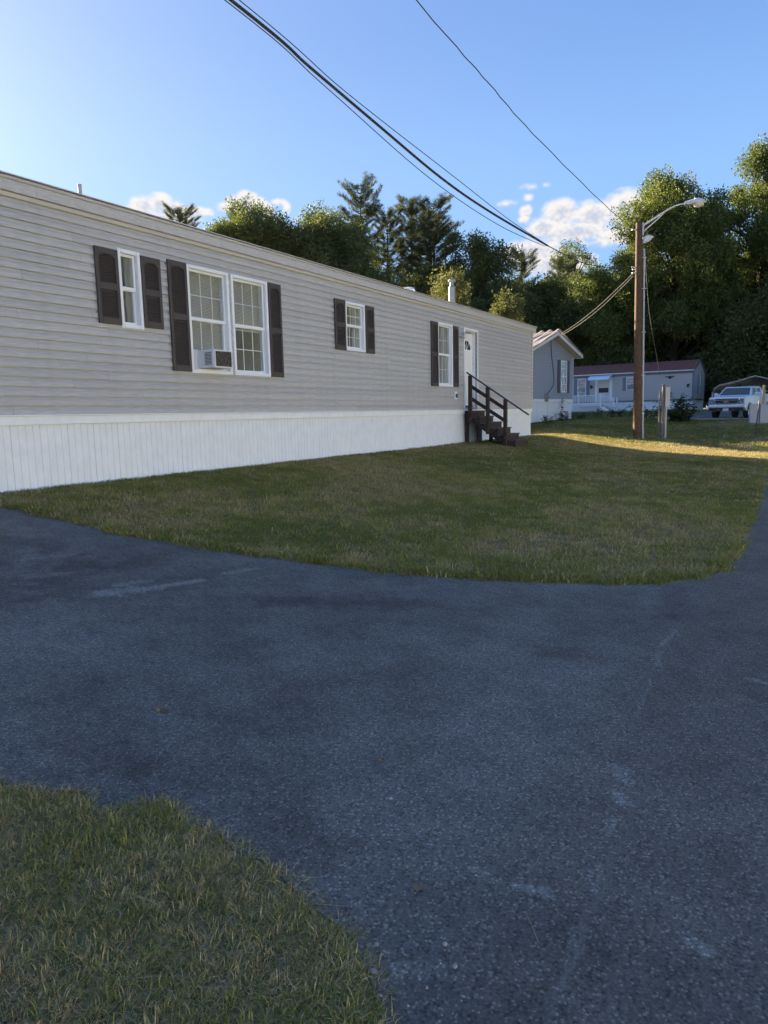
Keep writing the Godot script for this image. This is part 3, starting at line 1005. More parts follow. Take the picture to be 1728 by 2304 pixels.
	part(d, "door_slab", sl, mat("door paint", lin(0.80, 0.80, 0.78), 0.4))
	var th := MB.new()
	th.box2(Vector3(WX - 0.15, 1.60, -17.44), Vector3(WX + 0.04, 1.64, -18.27))
	part(d, "threshold", th, galv)
	var sw := MB.new()
	sw.box2(Vector3(WX - 0.107, 1.665, -17.46), Vector3(WX - 0.100, 1.70, -18.25))
	part(d, "door_sweep", sw, mat("dark rubber", lin(0.03, 0.03, 0.035), 0.6))
	# fan light: half round glass with two spokes
	var fl := MB.new()
	var fan := PackedVector2Array()
	for k in 13:
		fan.append(Vector2(cos(PI * k / 12.0), sin(PI * k / 12.0)) * 0.27)
	fl.prism(fan, Vector3(WX - 0.108, 3.18, -17.855), Vector3(0, 0, 1), Vector3.UP, Vector3(1, 0, 0), 0.0, 0.004)
	part(d, "fan_light", fl, mat("dark fan glass", lin(0.03, 0.035, 0.04), 0.08))
	var ft := MB.new()
	var arc := PackedVector3Array()
	for k in 17:
		arc.append(Vector3(WX - 0.102, 3.18 + 0.27 * sin(PI * k / 16.0), -17.855 + 0.27 * cos(PI * k / 16.0)))
	ft.tube(arc, PackedFloat32Array([0.014]), 6)
	ft.box2(Vector3(WX - 0.106, 3.165, -17.855 - 0.28), Vector3(WX - 0.092, 3.195, -17.855 + 0.28))
	for a in [PI * 0.3, PI * 0.5, PI * 0.7]:
		ft.bar(Vector3(WX - 0.103, 3.18, -17.855), Vector3(WX - 0.103, 3.18 + 0.26 * sin(a), -17.855 + 0.26 * cos(a)), 0.008, 5)
	part(d, "fan_trim", ft, wh)
	var kn := MB.new()
	kn.lathe(PackedVector2Array([Vector2(0.028, 0.0), Vector2(0.028, 0.008), Vector2(0.012, 0.012), Vector2(0.012, 0.035), Vector2(0.027, 0.042), Vector2(0.03, 0.058), Vector2(0.018, 0.07), Vector2(0, 0.072)]), Vector3(WX - 0.107, 2.60, -17.54), Vector3(1, 0, 0), 14)
	kn.lathe(PackedVector2Array([Vector2(0.026, 0.0), Vector2(0.026, 0.012), Vector2(0.018, 0.018), Vector2(0, 0.02)]), Vector3(WX - 0.107, 2.74, -17.54), Vector3(1, 0, 0), 14)
	part(d, "door_knob", kn, galv)
	# porch lamp beside the door
	var pl := sub(home, "porch_lamp", Vector3(WX, 3.48, -17.2))
	var lb := MB.new()
	lb.bevel_box(Vector3(WX + 0.04, 3.56, -17.2), Vector3(0.03, 0.17, 0.13), 0.006)
	lb.tube(PackedVector3Array([Vector3(WX + 0.04, 3.58, -17.2), Vector3(WX + 0.10, 3.60, -17.2), Vector3(WX + 0.14, 3.57, -17.2)]), PackedFloat32Array([0.014]), 8)
	lb.lathe(PackedVector2Array([Vector2(0.0, 3.585), Vector2(0.045, 3.57), Vector2(0.075, 3.545), Vector2(0.07, 3.54), Vector2(0, 3.54)]), Vector3(WX + 0.14, 0, -17.2), Vector3.UP, 14)
	part(pl, "lamp_bracket", lb, mat("lamp grey", lin(0.55, 0.55, 0.56), 0.4))
	var lg := MB.new()
	lg.lathe(PackedVector2Array([Vector2(0.05, 3.545), Vector2(0.055, 3.50), Vector2(0.045, 3.44), Vector2(0.02, 3.415), Vector2(0, 3.41)]), Vector3(WX + 0.14, 0, -17.2), Vector3.UP, 14)
	part(pl, "lamp_glass", lg, mat("frosted lamp glass", lin(0.7, 0.7, 0.68), 0.3))
	# outdoor socket
	var ob := sub(home, "outlet_box", Vector3(WX, 1.86, -16.85))
	var op := MB.new()
	op.bevel_box(Vector3(WX + 0.034, 1.955, -16.855), Vector3(0.018, 0.19, 0.17), 0.005)
	part(ob, "outlet_plate", op, wh)
	var oc := MB.new()
	oc.bevel_box(Vector3(WX + 0.058, 1.945, -16.865), Vector3(0.04, 0.10, 0.075), 0.008)
	part(ob, "outlet_cover", oc, mat("dark outlet cover", lin(0.06, 0.06, 0.07), 0.4))
	return home

func build_air_conditioner() -> void:
	var a := thing("air_conditioner", "white window air conditioner poking out below the raised sash, with a weathered brown grille", "air conditioner", Vector3(WX + 0.1, 2.25, -8.05))
	var wm := mat("aged white metal", lin(0.66, 0.67, 0.68), 0.5)
	var b := MB.new()
	b.bevel_box(Vector3(WX + 0.08, 2.385, -8.05), Vector3(0.40, 0.27, 0.40), 0.01)
	part(a, "case", b, wm)
	# dark weathered back of the unit
	var g := MB.new()
	g.box2(Vector3(WX + 0.281, 2.275, -7.875), Vector3(WX + 0.286, 2.50, -8.225))
	for k in 12:
		g.box2(Vector3(WX + 0.286, 2.283 + k * 0.018, -7.88), Vector3(WX + 0.290, 2.291 + k * 0.018, -8.22))
	var gm := mat("dusty condenser fins", lin(0.14, 0.115, 0.10), 0.8)
	with_tex(gm, grey_tex(noise(0.06, 51), 128, 128, 0.4, 1.0), Vector3(3, 3, 3))
	part(a, "grille", g, gm)
	var rim := MB.new()
	for q in [[7.86, 7.878, 2.256, 2.514], [8.222, 8.24, 2.256, 2.514], [7.878, 8.222, 2.256, 2.272], [7.878, 8.222, 2.498, 2.514]]:
		rim.box2(Vector3(WX + 0.2805, q[2], -q[0]), Vector3(WX + 0.296, q[3], -q[1]))
	part(a, "grille_rim", rim, wm)
	# vent slots in the side facing the driveway
	var vs := MB.new()
	for k in 9:
		vs.box2(Vector3(WX + 0.10, 2.30 + k * 0.021, -7.8495), Vector3(WX + 0.235, 2.311 + k * 0.021, -7.8475))
	part(a, "side_vent", vs, mat("dark slot", lin(0.05, 0.055, 0.06), 0.7))
	# folding side panels that fill the open window
	for q in [[7.688, 7.848], [8.252, 8.452]]:
		var f := MB.new()
		var k := 0
		var s: float = q[0]
		while s < q[1] - 0.001:
			var x0 := WX - 0.028 + (0.008 if k % 2 == 0 else 0.0)
			var x1 := WX - 0.028 + (0.0 if k % 2 == 0 else 0.008)
			f.quad_out(Vector3(x0, 2.235, -s), Vector3(x1, 2.235, -s - 0.02), Vector3(x1, 2.53, -s - 0.02), Vector3(x0, 2.53, -s), Vector3(1, 0, 0))
			s += 0.02
			k += 1
		part(a, "side_panel", f, wm)

func build_steps() -> void:
	var wood: Material = mats["step wood"]
	var t := thing("wooden_steps", "dark brown wooden entrance steps with a handrail below the white door", "steps", Vector3(-7.1, 0.6, -17.9))
	var tx := [-7.67, -7.42, -7.17, -6.91, -6.67, -6.42]
	var ty := [1.555, 1.405, 1.245, 1.09, 0.93, 0.77]
	for i in 6:
		var m := MB.new()
		var back: float = WX + 0.03 if i == 0 else tx[i - 1] - 0.02
		m.bevel_box(Vector3((back + tx[i]) / 2, ty[i] - 0.019, -17.90), Vector3(tx[i] - back, 0.038, 0.96), 0.004)
		part(t, "tread", m, mats["worn tread wood"])
		var rs := MB.new()
		var low: float = ty[i + 1] - 0.038 if i < 5 else 0.50
		rs.box2(Vector3(tx[i] - 0.045, low, -17.47), Vector3(tx[i] - 0.022, ty[i] - 0.0385, -18.33))
		part(t, "riser", rs, wood)
	for z in [-17.445, -18.355]:
		var sg := MB.new()
		var pl := PackedVector2Array([Vector2(WX + 0.04, 1.535)])
		for i in 6:
			pl.append(Vector2(tx[i] - 0.022, ty[i] - 0.04))
			if i < 5:
				pl.append(Vector2(tx[i] - 0.022, ty[i + 1] - 0.04))
		pl.append_array([Vector2(-6.44, 0.50), Vector2(-6.60, 0.50), Vector2(-6.93, 0.75), Vector2(-7.80, 1.34), Vector2(WX + 0.04, 1.34)])
		sg.prism(pl, Vector3(0, 0, z), Vector3(1, 0, 0), Vector3.UP, Vector3(0, 0, 1), -0.019, 0.019)
		part(t, "stringer", sg, wood)
	for q in [[-7.845, 0.62, 1.50, 0.09], [-7.47, 0.60, 1.20, 0.09]]:
		for z in [-17.51, -18.29]:
			var l := MB.new()
			l.bevel_box(Vector3(q[0], (q[1] + q[2]) / 2, z), Vector3(q[3], q[2] - q[1], 0.09), 0.005)
			part(t, "leg", l, wood)
	var posts := [[-7.69, 1.24, 2.475], [-7.19, 0.93, 2.155], [-6.70, 0.52, 1.825]]
	for q in posts:
		var l := MB.new()
		l.bevel_box(Vector3(q[0], (q[1] + q[2]) / 2, -17.38), Vector3(0.088, q[2] - q[1], 0.088), 0.006)
		part(t, "post", l, mats["step wood"])
	for q in [[2.165, 1.575], [1.845, 1.265]]:
		var rl := MB.new()
		var a := Vector3(-7.70, q[0] + 0.035, -17.445)
		var b := Vector3(-6.68, q[1] - 0.03, -17.445)
		var dir := (b - a).normalized()
		rl.bevel_box((a + b) / 2, Vector3(a.distance_to(b), 0.088, 0.038), 0.004, Basis(dir, Vector3(0, 0, 1).cross(dir), Vector3(0, 0, 1)))
		part(t, "rail", rl, wood)
	var h := MB.new()
	h.bar(Vector3(-7.79, 2.56, -17.38), Vector3(-6.07, 1.41, -17.38), 0.021, 10)
	part(t, "handrail", h, mat("black pipe", lin(0.035, 0.033, 0.035), 0.45))

# ------------------------------------------------------------------ pole, wires, utility boxes
func curve_through(p: Array, per := 8) -> PackedVector3Array:
	var out := PackedVector3Array()
	for i in p.size() - 1:
		var a: Vector3 = p[maxi(i - 1, 0)]
		var d: Vector3 = p[mini(i + 2, p.size() - 1)]
		for k in per:
			out.append((p[i] as Vector3).cubic_interpolate(p[i + 1], a, d, float(k) / per))
	out.append(p[p.size() - 1])
	return out

func wire(called: String, label: String, pts: Array, r: float, m: Material, twist := 0.0, group := "") -> void:
	var c := curve_through(pts)
	if twist > 0.0:
		for i in c.size():
			c[i] += Vector3(0, sin(i * 2.1), cos(i * 2.1)) * twist
	var t := thing(called, label, "cable", c[c.size() - 1], 0.0, group)
	var mb := MB.new()
	mb.tube(c, PackedFloat32Array([r]), 6)
	part(t, "cable", mb, m)

func build_pole() -> void:
	var base := Vector3(-5.25, 0.0, -26.85)
	base.y = ground(base.x, base.z)
	var rt := Vector3(0.857, 0, -0.515)
	var top := Vector3(-5.42, 8.03, -27.0)
	var t := thing("utility_pole", "brown wooden utility pole carrying a street lamp arm and grey conduit", "utility pole", base)
	var pw := mat("pole wood", lin(0.205, 0.125, 0.082), 0.85, 0.0, 0.3)
	with_tex(pw, grey_tex(noise(0.035, 61, FastNoiseLite.TYPE_SIMPLEX_SMOOTH, 5), 256, 256, 0.45, 1.0), Vector3(6.0, 0.5, 6.0))
	var b := MB.new()
	var pts := PackedVector3Array()
	var rad := PackedFloat32Array()
	for k in 9:
		pts.append((base - Vector3(0, 0.3, 0)).lerp(top, k / 8.0))
		rad.append(lerpf(0.152, 0.112, k / 8.0))
	b.tube(pts, rad, 18)
	part(t, "post", b, pw)
	var grey := mat("grey conduit", lin(0.42, 0.43, 0.44), 0.5)
	var c := MB.new()
	var off := rt * 0.175 + Vector3(0.03, 0, 0.05)
	c.bar(base + off - Vector3(0, 0.1, 0), base.lerp(top, 0.88) + off * 0.95, 0.036, 10)
	for f in [0.12, 0.3, 0.5, 0.7, 0.84]:
		var q := base.lerp(top, f)
		c.box(q + off * 0.9, Vector3(0.16, 0.03, 0.10), Basis(Vector3.UP, 0.54))
	part(t, "conduit", c, grey)
	# lamp arm
	var alum := mat("aluminium", lin(0.55, 0.56, 0.58), 0.38, 0.7)
	var s := top + rt * 0.13 + Vector3(0, -0.10, 0)
	var a := MB.new()
	a.tube(curve_through([s, s + rt * 0.5 + Vector3(0, 0.30, 0), s + rt * 0.95 + Vector3(0, 0.56, 0), s + rt * 1.25 + Vector3(0, 0.68, 0), s + rt * 1.46 + Vector3(0, 0.70, 0)], 4), PackedFloat32Array([0.028]), 8)
	a.tube(PackedVector3Array([s + Vector3(0, -0.22, 0), s + rt * 0.35 + Vector3(0, 0.06, 0), s + rt * 0.75 + Vector3(0, 0.42, 0)]), PackedFloat32Array([0.018]), 8)
	a.box(s + rt * 0.0 + Vector3(0, -0.12, 0), Vector3(0.06, 0.42, 0.12), Basis(Vector3.UP, 0.54))
	part(t, "lamp_arm", a, alum)
	var h := MB.new()
	var hc := s + rt * 1.84 + Vector3(0, 0.72, 0)
	var fw := Basis(rt, Vector3.UP, rt.cross(Vector3.UP))
	var rings := []
	for k in 9:      # cobra head: narrow neck, wide belly
		var u := k / 8.0
		var wdt: float = [0.055, 0.085, 0.12, 0.16, 0.19, 0.20, 0.185, 0.13, 0.02][k]
		var hh: float = [0.07, 0.085, 0.105, 0.125, 0.145, 0.15, 0.135, 0.09, 0.01][k]
		var ring := PackedVector3Array()
		for j in 14:
			var an := TAU * j / 14
			var y := sin(an) * hh
			if y < -0.03:
				y = -0.03 - (absf(y) - 0.03) * 0.15
			ring.append(hc + fw * Vector3(-0.38 + 0.76 * u, y + 0.03 * u, cos(an) * wdt))
		rings.append(ring)
	for k in 8:
		for j in 14:
			var j2 := (j + 1) % 14
			var mid := hc + fw * Vector3(-0.38 + 0.76 * (k + 0.5) / 8.0, 0.02, 0)
			var o: Vector3 = (rings[k][j] + rings[k + 1][j2]) * 0.5 - mid
			h.quad_out(rings[k][j], rings[k][j2], rings[k + 1][j2], rings[k + 1][j], o)
	h.bar(hc + fw * Vector3(0.0, 0.10, 0), hc + fw * Vector3(0.0, 0.17, 0), 0.04, 10)
	var head := part(t, "lamp_head", h, mat("lamp housing", lin(0.60, 0.61, 0.63), 0.4, 0.3))
	var ln := MB.new()
	var prof := PackedVector2Array([Vector2(0.18, 0.02), Vector2(0.17, -0.05), Vector2(0.12, -0.10), Vector2(0.06, -0.12), Vector2(0, -0.125)])
	ln.lathe(prof, hc + fw * Vector3(0.12, -0.02, 0), Vector3.UP, 14)
	var lens := part(t, "lamp_lens", ln, mat("lamp lens", lin(0.55, 0.52, 0.45), 0.2))
	# small flood lamp lower down
	var fl := MB.new()
	var fc := base.lerp(top, 0.922) + rt * 0.27 + Vector3(0.02, 0, 0.04)
	var fb := Basis(rt, -0.0) 
	fl.prism(PackedVector2Array([Vector2(-0.16, -0.13), Vector2(0.02, -0.10), Vector2(0.20, 0.06), Vector2(0.17, 0.10), Vector2(0.02, 0.15), Vector2(-0.12, 0.09), Vector2(-0.16, 0.0)]), fc, rt, Vector3.UP, rt.cross(Vector3.UP), -0.14, 0.14, 0.04)
	part(t, "flood_lamp", fl, mat("flood grey", lin(0.58, 0.60, 0.63), 0.45))
	var hw := MB.new()
	for q in [[0.97, 0.13], [0.80, 0.13], [0.775, 0.12], [0.79, 0.11]]:
		hw.bar(base.lerp(top, q[0]) - rt * (q[1] - 0.02), base.lerp(top, q[0]) - rt * (q[1] + 0.12), 0.022, 8)
	part(t, "wire_bracket", hw, alum)
	# cables
	var black := mat("black cable", lin(0.012, 0.012, 0.014), 0.6)
	var pk := base.lerp(top, 0.80) - rt * 0.22
	wire("overhead_cable", "thick black cable bundle sagging over the home to the utility pole", [Vector3(-9.2, 9.6, 10.0), Vector3(-7.9, 8.2, -1.0), Vector3(-7.06, 7.17, -7.97), Vector3(-6.94, 6.9, -9.62), Vector3(-6.8, 6.6, -11.4), Vector3(-6.63, 6.25, -13.58), Vector3(-6.47, 6.06, -15.72), Vector3(-6.21, 5.91, -19.18)], 0.024, black)
	wire("overhead_cable", "thin black continuation of the cable bundle curving up to the pole bracket", [Vector3(-6.21, 5.91, -19.18), Vector3(-6.0, 5.9, -21.94), Vector3(-5.77, 6.18, -24.83), pk], 0.012, black)
	wire("overhead_cable", "thin dark wire running just above the thick cable bundle", [Vector3(-9.1, 9.7, 10.0), Vector3(-7.9, 8.32, -1.0), Vector3(-7.05, 7.24, -8.13), Vector3(-6.87, 6.84, -10.54), Vector3(-6.59, 6.4, -14.19), Vector3(-6.38, 6.08, -16.9), Vector3(-6.2, 5.92, -19.3)], 0.0075, black)
	wire("overhead_cable", "thin dark wire hanging just below the thick cable bundle", [Vector3(-9.3, 9.5, 10.0), Vector3(-7.95, 8.1, -1.0), Vector3(-7.08, 7.13, -7.9), Vector3(-6.92, 6.76, -9.91), Vector3(-6.67, 6.14, -13.11), Vector3(-6.44, 5.86, -16.18), Vector3(-6.22, 5.86, -19.0)], 0.0075, black)
	wire("overhead_cable", "twisted dark wire dead ended at the very top of the utility pole", [Vector3(-6.3, 10.0, 10.0), Vector3(-6.0, 8.9, -3.0), Vector3(-5.8, 8.17, -11.01), Vector3(-5.75, 7.97, -13.98), Vector3(-5.72, 7.82, -16.52), Vector3(-5.63, 7.72, -22.91), base.lerp(top, 0.975) - rt * 0.2], 0.010, black, 0.012)
	var pale := mat("sun pale cable", lin(0.11, 0.105, 0.095), 0.8)  # lighter than the black wires: the sun on them is put into the colour
	var gable := Vector3(-10.72, 5.12, -34.7)
	var st := base.lerp(top, 0.772) - rt * 0.2
	for k in 2:
		wire("service_drop", ["upper", "lower"][k] + " pale service wire from the pole to the gable peak of the blue grey home", [st - Vector3(0, 0.10 * k, 0), st.lerp(gable, 0.33) - Vector3(0, 0.16 + 0.14 * k, 0), st.lerp(gable, 0.66) - Vector3(0, 0.16 + 0.12 * k, 0), gable - Vector3(0.0, 0.06 * k, 0.05 * k)], 0.008, pale)
	wire("service_drop", "slack dark wire from the pole down to the meter post", [base.lerp(top, 0.86) + rt * 0.22, Vector3(-5.05, 5.0, -27.3), Vector3(-4.80, 3.4, -27.6), Vector3(-4.62, 2.32, -27.92)], 0.009, mat("grey brown cable", lin(0.09, 0.08, 0.07), 0.7))

func build_utilities() -> void:
	# meter post beside the pole
	var p := Vector3(-4.58, 0, -27.95)
	p.y = ground(p.x, p.z)
	var rt := Vector3(0.857, 0, -0.515)
	var fb := Basis(Vector3.UP, 0.541)
	var t := thing("meter_post", "grey weathered post carrying an electric meter box beside the utility pole", "meter post", p)
	var w := MB.new()
	w.bevel_box(p + Vector3(0, 0.93, 0), Vector3(0.095, 2.16, 0.095), 0.008, fb)
	w.bevel_box(p + Vector3(0, 0.90, 0) - rt * 0.095 + Vector3(-0.05, 0, -0.09), Vector3(0.035, 1.7, 0.10), 0.004, fb)
	var gw := mat("weathered grey wood", lin(0.23, 0.20, 0.17), 0.9)
	with_tex(gw, grey_tex(noise(0.04, 62), 128, 128, 0.6, 1.0), Vector3(8, 0.7, 8))
	part(t, "post", w, gw)
	var b := MB.new()
	b.bevel_box(p + Vector3(0, 1.53, 0) + rt * 0.125 + Vector3(0.02, 0, 0.03), Vector3(0.17, 0.74, 0.14), 0.012, fb)
	part(t, "meter_box", b, mat("meter grey", lin(0.42, 0.42, 0.42), 0.5))
	var c := MB.new()
	c.bar(p + Vector3(0, -0.1, 0) + rt * 0.115, p + Vector3(0, 1.17, 0) + rt * 0.115, 0.042, 12)
	part(t, "conduit", c, mats["grey conduit"])
	# twin grey pedestal boxes on a wooden stake
	var q := Vector3(-1.78, 0, -35.4)
	q.y = ground(q.x, q.z)
	var bt := Basis(Vector3.UP, 0.2)
	var u := thing("utility_pedestal", "pair of pale grey utility pedestal boxes on a wooden stake by the road", "utility box", q)
	var k := 0
	for dx in [-0.2, 0.21]:
		var bx := MB.new()
		bx.bevel_box(q + bt * Vector3(dx, 0.41 - 0.02 * k, 0.02 * k), Vector3(0.37, 0.86, 0.26), 0.012, bt)
		bx.bevel_box(q + bt * Vector3(dx, 0.85 - 0.02 * k, 0.02 * k), Vector3(0.40, 0.03, 0.29), 0.006, bt)
		part(u, "pedestal_box", bx, mat("pedestal grey", lin(0.40, 0.41, 0.44), 0.55))
		k += 1
	var sk := MB.new()
	sk.bevel_box(q + bt * Vector3(0.19, 0.80, -0.24), Vector3(0.10, 1.75, 0.09), 0.006, bt)
	part(u, "stake", sk, mat("raw stake wood", lin(0.36, 0.27, 0.18), 0.85))
	var ro := Vector3(-1.62, 0, -30.4)
	ro.y = ground(ro.x, ro.z)
	var m := thing("marker_rod", "thin dark leaning marker rod with a faded red tip in the grass", "rod", ro)
	var rd := MB.new()
	rd.bar(ro - Vector3(0, 0.1, 0), ro + Vector3(0.075, 1.26, -0.02), 0.024, 8)
	part(m, "rod", rd, mat("dark iron", lin(0.05, 0.035, 0.035), 0.6))
	var tp := MB.new()
	tp.bar(ro + Vector3(0.075, 1.26, -0.02), ro + Vector3(0.085, 1.36, -0.02), 0.026, 8)
	part(m, "rod_tip", tp, mat("faded red", lin(0.35, 0.16, 0.14), 0.7))

# ------------------------------------------------------------------ the blue-grey gabled home
func small_window(parent: Node3D, called: String, o: Vector3, ax: Vector3, nrm: Vector3, wd: float, hg: float, cols: int, rows: int, shutters: bool, sm: Material, fill: Material) -> void:
	# o: middle of the foot of the window on the wall; ax along the wall, nrm outwards; all in the parent's own axes
	var w := sub(parent, called, o)
	var b := Basis(ax, Vector3.UP, nrm)
	var f := MB.new()
	for q in [[-wd / 2 + 0.03, hg / 2, 0.06, hg], [wd / 2 - 0.03, hg / 2, 0.06, hg], [0.0, 0.03, wd, 0.06], [0.0, hg - 0.03, wd, 0.06], [0.0, hg * 0.5, wd, 0.05]]:
		f.box(b * Vector3(q[0], q[1], 0.02), Vector3(q[2], q[3], 0.045 if q[3] != 0.05 else 0.04), b)
	part(w, "frame", f, mats["white vinyl"])
	var dk := MB.new()
	dk.box(b * Vector3(0, hg / 2, 0.004), Vector3(wd - 0.08, hg - 0.08, 0.006), b)
	part(w, "curtain", dk, fill)
	var g := MB.new()
	g.box(b * Vector3(0, hg / 2, 0.012), Vector3(wd - 0.1, hg - 0.1, 0.004), b)
	part(w, "pane", g, mats["window glass"])
	for k in range(1, cols):
		var m := MB.new()
		m.box(b * Vector3(-wd / 2 + wd * k / cols, hg / 2, 0.0185), Vector3(0.02, hg - 0.1, 0.006), b)
		part(w, "muntin", m, mats["white vinyl"])
	for k in range(1, rows):
		if rows % 2 == 0 and k == rows / 2:
			continue
		var m := MB.new()
		m.box(b * Vector3(0, hg * k / rows, 0.0185), Vector3(wd - 0.1, 0.02, 0.007), b)
		part(w, "muntin", m, mats["white vinyl"])
	if shutters:
		for s in [-1.0, 1.0]:
			var sh := MB.new()
			sh.bevel_box(b * Vector3(s * (wd / 2 + 0.16), hg / 2, 0.018), Vector3(0.30, hg + 0.04, 0.03), 0.006, b)
			for k in 2:
				for j in 14:
					sh.box(b * Vector3(s * (wd / 2 + 0.16), hg * (0.06 + 0.47 * k) + j * hg * 0.029, 0.036), Vector3(0.22, 0.012, 0.012), b)
			part(w, "shutter", sh, sm)

func build_gabled_home() -> void:
	var t := thing("gabled_home", "blue grey sided mobile home with a gable end and white skirting behind the grey home", "mobile home", Vector3(-11.02, 1.0, -34.77), deg_to_rad(-9.5), "", false)
	var hw := 2.4
	var sid := mat("blue grey siding", lin(0.33, 0.36, 0.42), 0.6)
	var wall := MB.new()
	wall.prism(PackedVector2Array([Vector2(-hw, 1.0), Vector2(hw, 1.0), Vector2(hw, 3.33), Vector2(0, 4.12), Vector2(-hw, 3.33)]), Vector3.ZERO, Vector3(0, 0, 1), Vector3.UP, Vector3(-1, 0, 0), 0.0, 17.0)
	part(t, "wall", wall, sid)
	# lapped boards over the gable end and the far side, too small to pick apart
	var lap := MB.new()
	var y := 1.08
	while y < 4.02:
		var half := hw
		if y + 0.1 > 3.33:
			half = hw * (1.0 - (y + 0.1 - 3.33) / 0.79)
		if half > 0.05:
			var lowhalf := hw if y < 3.33 else hw * (1.0 - (y - 3.33) / 0.79)
			var a := [Vector3(0.042, y, lowhalf), Vector3(0.042, y, -lowhalf), Vector3(0.004, y + 0.125, -half), Vector3(0.004, y + 0.125, half)]
			lap.quad_out(a[0], a[1], a[2], a[3], Vector3(1, 0, 0))
			lap.quad_out(a[0], a[1], Vector3(0.001, y, -lowhalf), Vector3(0.001, y, lowhalf), Vector3(0, -1, 0))
		y += 0.125
	part(t, "siding", lap, sid, "stuff")
	for z in [-hw, hw]:
		var c := MB.new()
		c.box2(Vector3(-0.05, 1.0, z - 0.04), Vector3(0.055, 3.36, z + 0.04))
		part(t, "corner_post", c, mat("pale corner", lin(0.50, 0.51, 0.53), 0.6))
	var sk := MB.new()
	sk.box2(Vector3(-17.0, -0.4, -hw + 0.01), Vector3(0.005, 1.0, hw - 0.01))
	part(t, "skirting", sk, mats["white vinyl skirting"])
	var tr := MB.new()
	tr.bevel_box(Vector3(-8.48, 1.0, 0), Vector3(17.06, 0.16, hw * 2 + 0.05), 0.008)
	part(t, "skirting_trim", tr, mats["white vinyl skirting"])
	for q in [[-1.95, 0.3], [-0.9, 0.3], [0.3, 0.3], [1.4, 0.3]]:
		var j := MB.new()
		j.box2(Vector3(0.005, -0.3, q[0] - 0.008), Vector3(0.010, 0.92, q[0] + 0.008))
		part(t, "skirting_seam", j, mat("seam grey", lin(0.55, 0.56, 0.58), 0.6))
	# roof: ribbed metal on two slopes, white rake boards, soffit
	var roof := sub(t, "roof", Vector3(-8.0, 3.33, 0))
	var off := Vector3(8.0, -3.33, 0)
	var rm := mat("pale ribbed roof metal", lin(0.20, 0.165, 0.16), 0.6, 0.0)
	for s in [-1.0, 1.0]:
		var sl := MB.new()
		var e0 := Vector3(0, 3.33 - 0.13, s * (hw + 0.38))
		var e1 := Vector3(0, 4.33, 0)
		var up := Vector3(0, hw + 0.38, s * 1.13).normalized()
		sl.prism(PackedVector2Array([Vector2(e0.z, e0.y + 0.16), Vector2(e0.z, e0.y + 0.20), Vector2(0.0, 4.36 + 0.02), Vector2(0.0, 4.33)]), off, Vector3(0, 0, 1), Vector3.UP, Vector3(-1, 0, 0), -0.42, 17.3)
		part(roof, "roof_slope", sl, rm)
		var x := 0.40
		while x > -17.0:
			var rb := MB.new()
			var a := off + Vector3(x, e0.y + 0.215, e0.z)
			var b := off + Vector3(x, 4.395, 0)
			rb.box((a + b) / 2, Vector3(0.10, 0.03, a.distance_to(b)), Basis(Vector3(1, 0, 0), up, Vector3(1, 0, 0).cross(up)))
			part(roof, "roof_rib", rb, mat("roof rib", lin(0.30, 0.27, 0.265), 0.6, 0.0))
			x -= 0.45
		var rk := MB.new()
		rk.prism(PackedVector2Array([Vector2(e0.z, e0.y), Vector2(e0.z, e0.y + 0.165), Vector2(0.0, 4.335), Vector2(0.0, 4.17)]), off, Vector3(0, 0, 1), Vector3.UP, Vector3(1, 0, 0), 0.36, 0.40)
		part(roof, "rake_board", rk, mat("rake white", lin(0.74, 0.74, 0.73), 0.5))
		var sf := MB.new()
		sf.prism(PackedVector2Array([Vector2(e0.z, e0.y + 0.02), Vector2(e0.z, e0.y + 0.05), Vector2(0.0, 4.20), Vector2(0.0, 4.17)]), off, Vector3(0, 0, 1), Vector3.UP, Vector3(1, 0, 0), -17.2, 0.355)
		part(roof, "soffit", sf, mat("soffit beige", lin(0.50, 0.45, 0.37), 0.7))
		var fa := MB.new()
		fa.box2(off + Vector3(-17.2, e0.y - 0.01, e0.z + s * 0.001), off + Vector3(0.40, e0.y + 0.17, e0.z + s * 0.03))
		part(roof, "fascia", fa, mats["rake white"])
	small_window(t, "window", Vector3(0.040, 1.42, -1.30), Vector3(0, 0, -1), Vector3(1, 0, 0), 0.68, 1.6, 2, 4, true, mat("dull purple shutter", lin(0.10, 0.09, 0.13), 0.6), mat("dim curtain", lin(0.10, 0.105, 0.11), 0.9))
	build_shade_lean_to()
	# electric meter and its cable on the gable wall
	var me := MB.new()
	me.bevel_box(Vector3(0.09, 1.15, 0.62), Vector3(0.14, 0.38, 0.22), 0.015)
	me.lathe(PackedVector2Array([Vector2(0.08, 0), Vector2(0.08, 0.06), Vector2(0.05, 0.09), Vector2(0, 0.09)]), Vector3(0.16, 1.18, 0.62), Vector3(1, 0, 0), 12)
	part(t, "meter", me, mat("meter case", lin(0.24, 0.245, 0.25), 0.5))
	var cb := MB.new()
	cb.tube(curve_through([Vector3(0.06, 4.05, 0.15), Vector3(0.065, 3.2, 0.05), Vector3(0.065, 2.3, -0.2), Vector3(0.065, 1.75, -0.15), Vector3(0.07, 1.32, 0.5)], 5), PackedFloat32Array([0.016]), 6)
	part(t, "cable", cb, mat("dark wall cable", lin(0.05, 0.05, 0.06), 0.6))

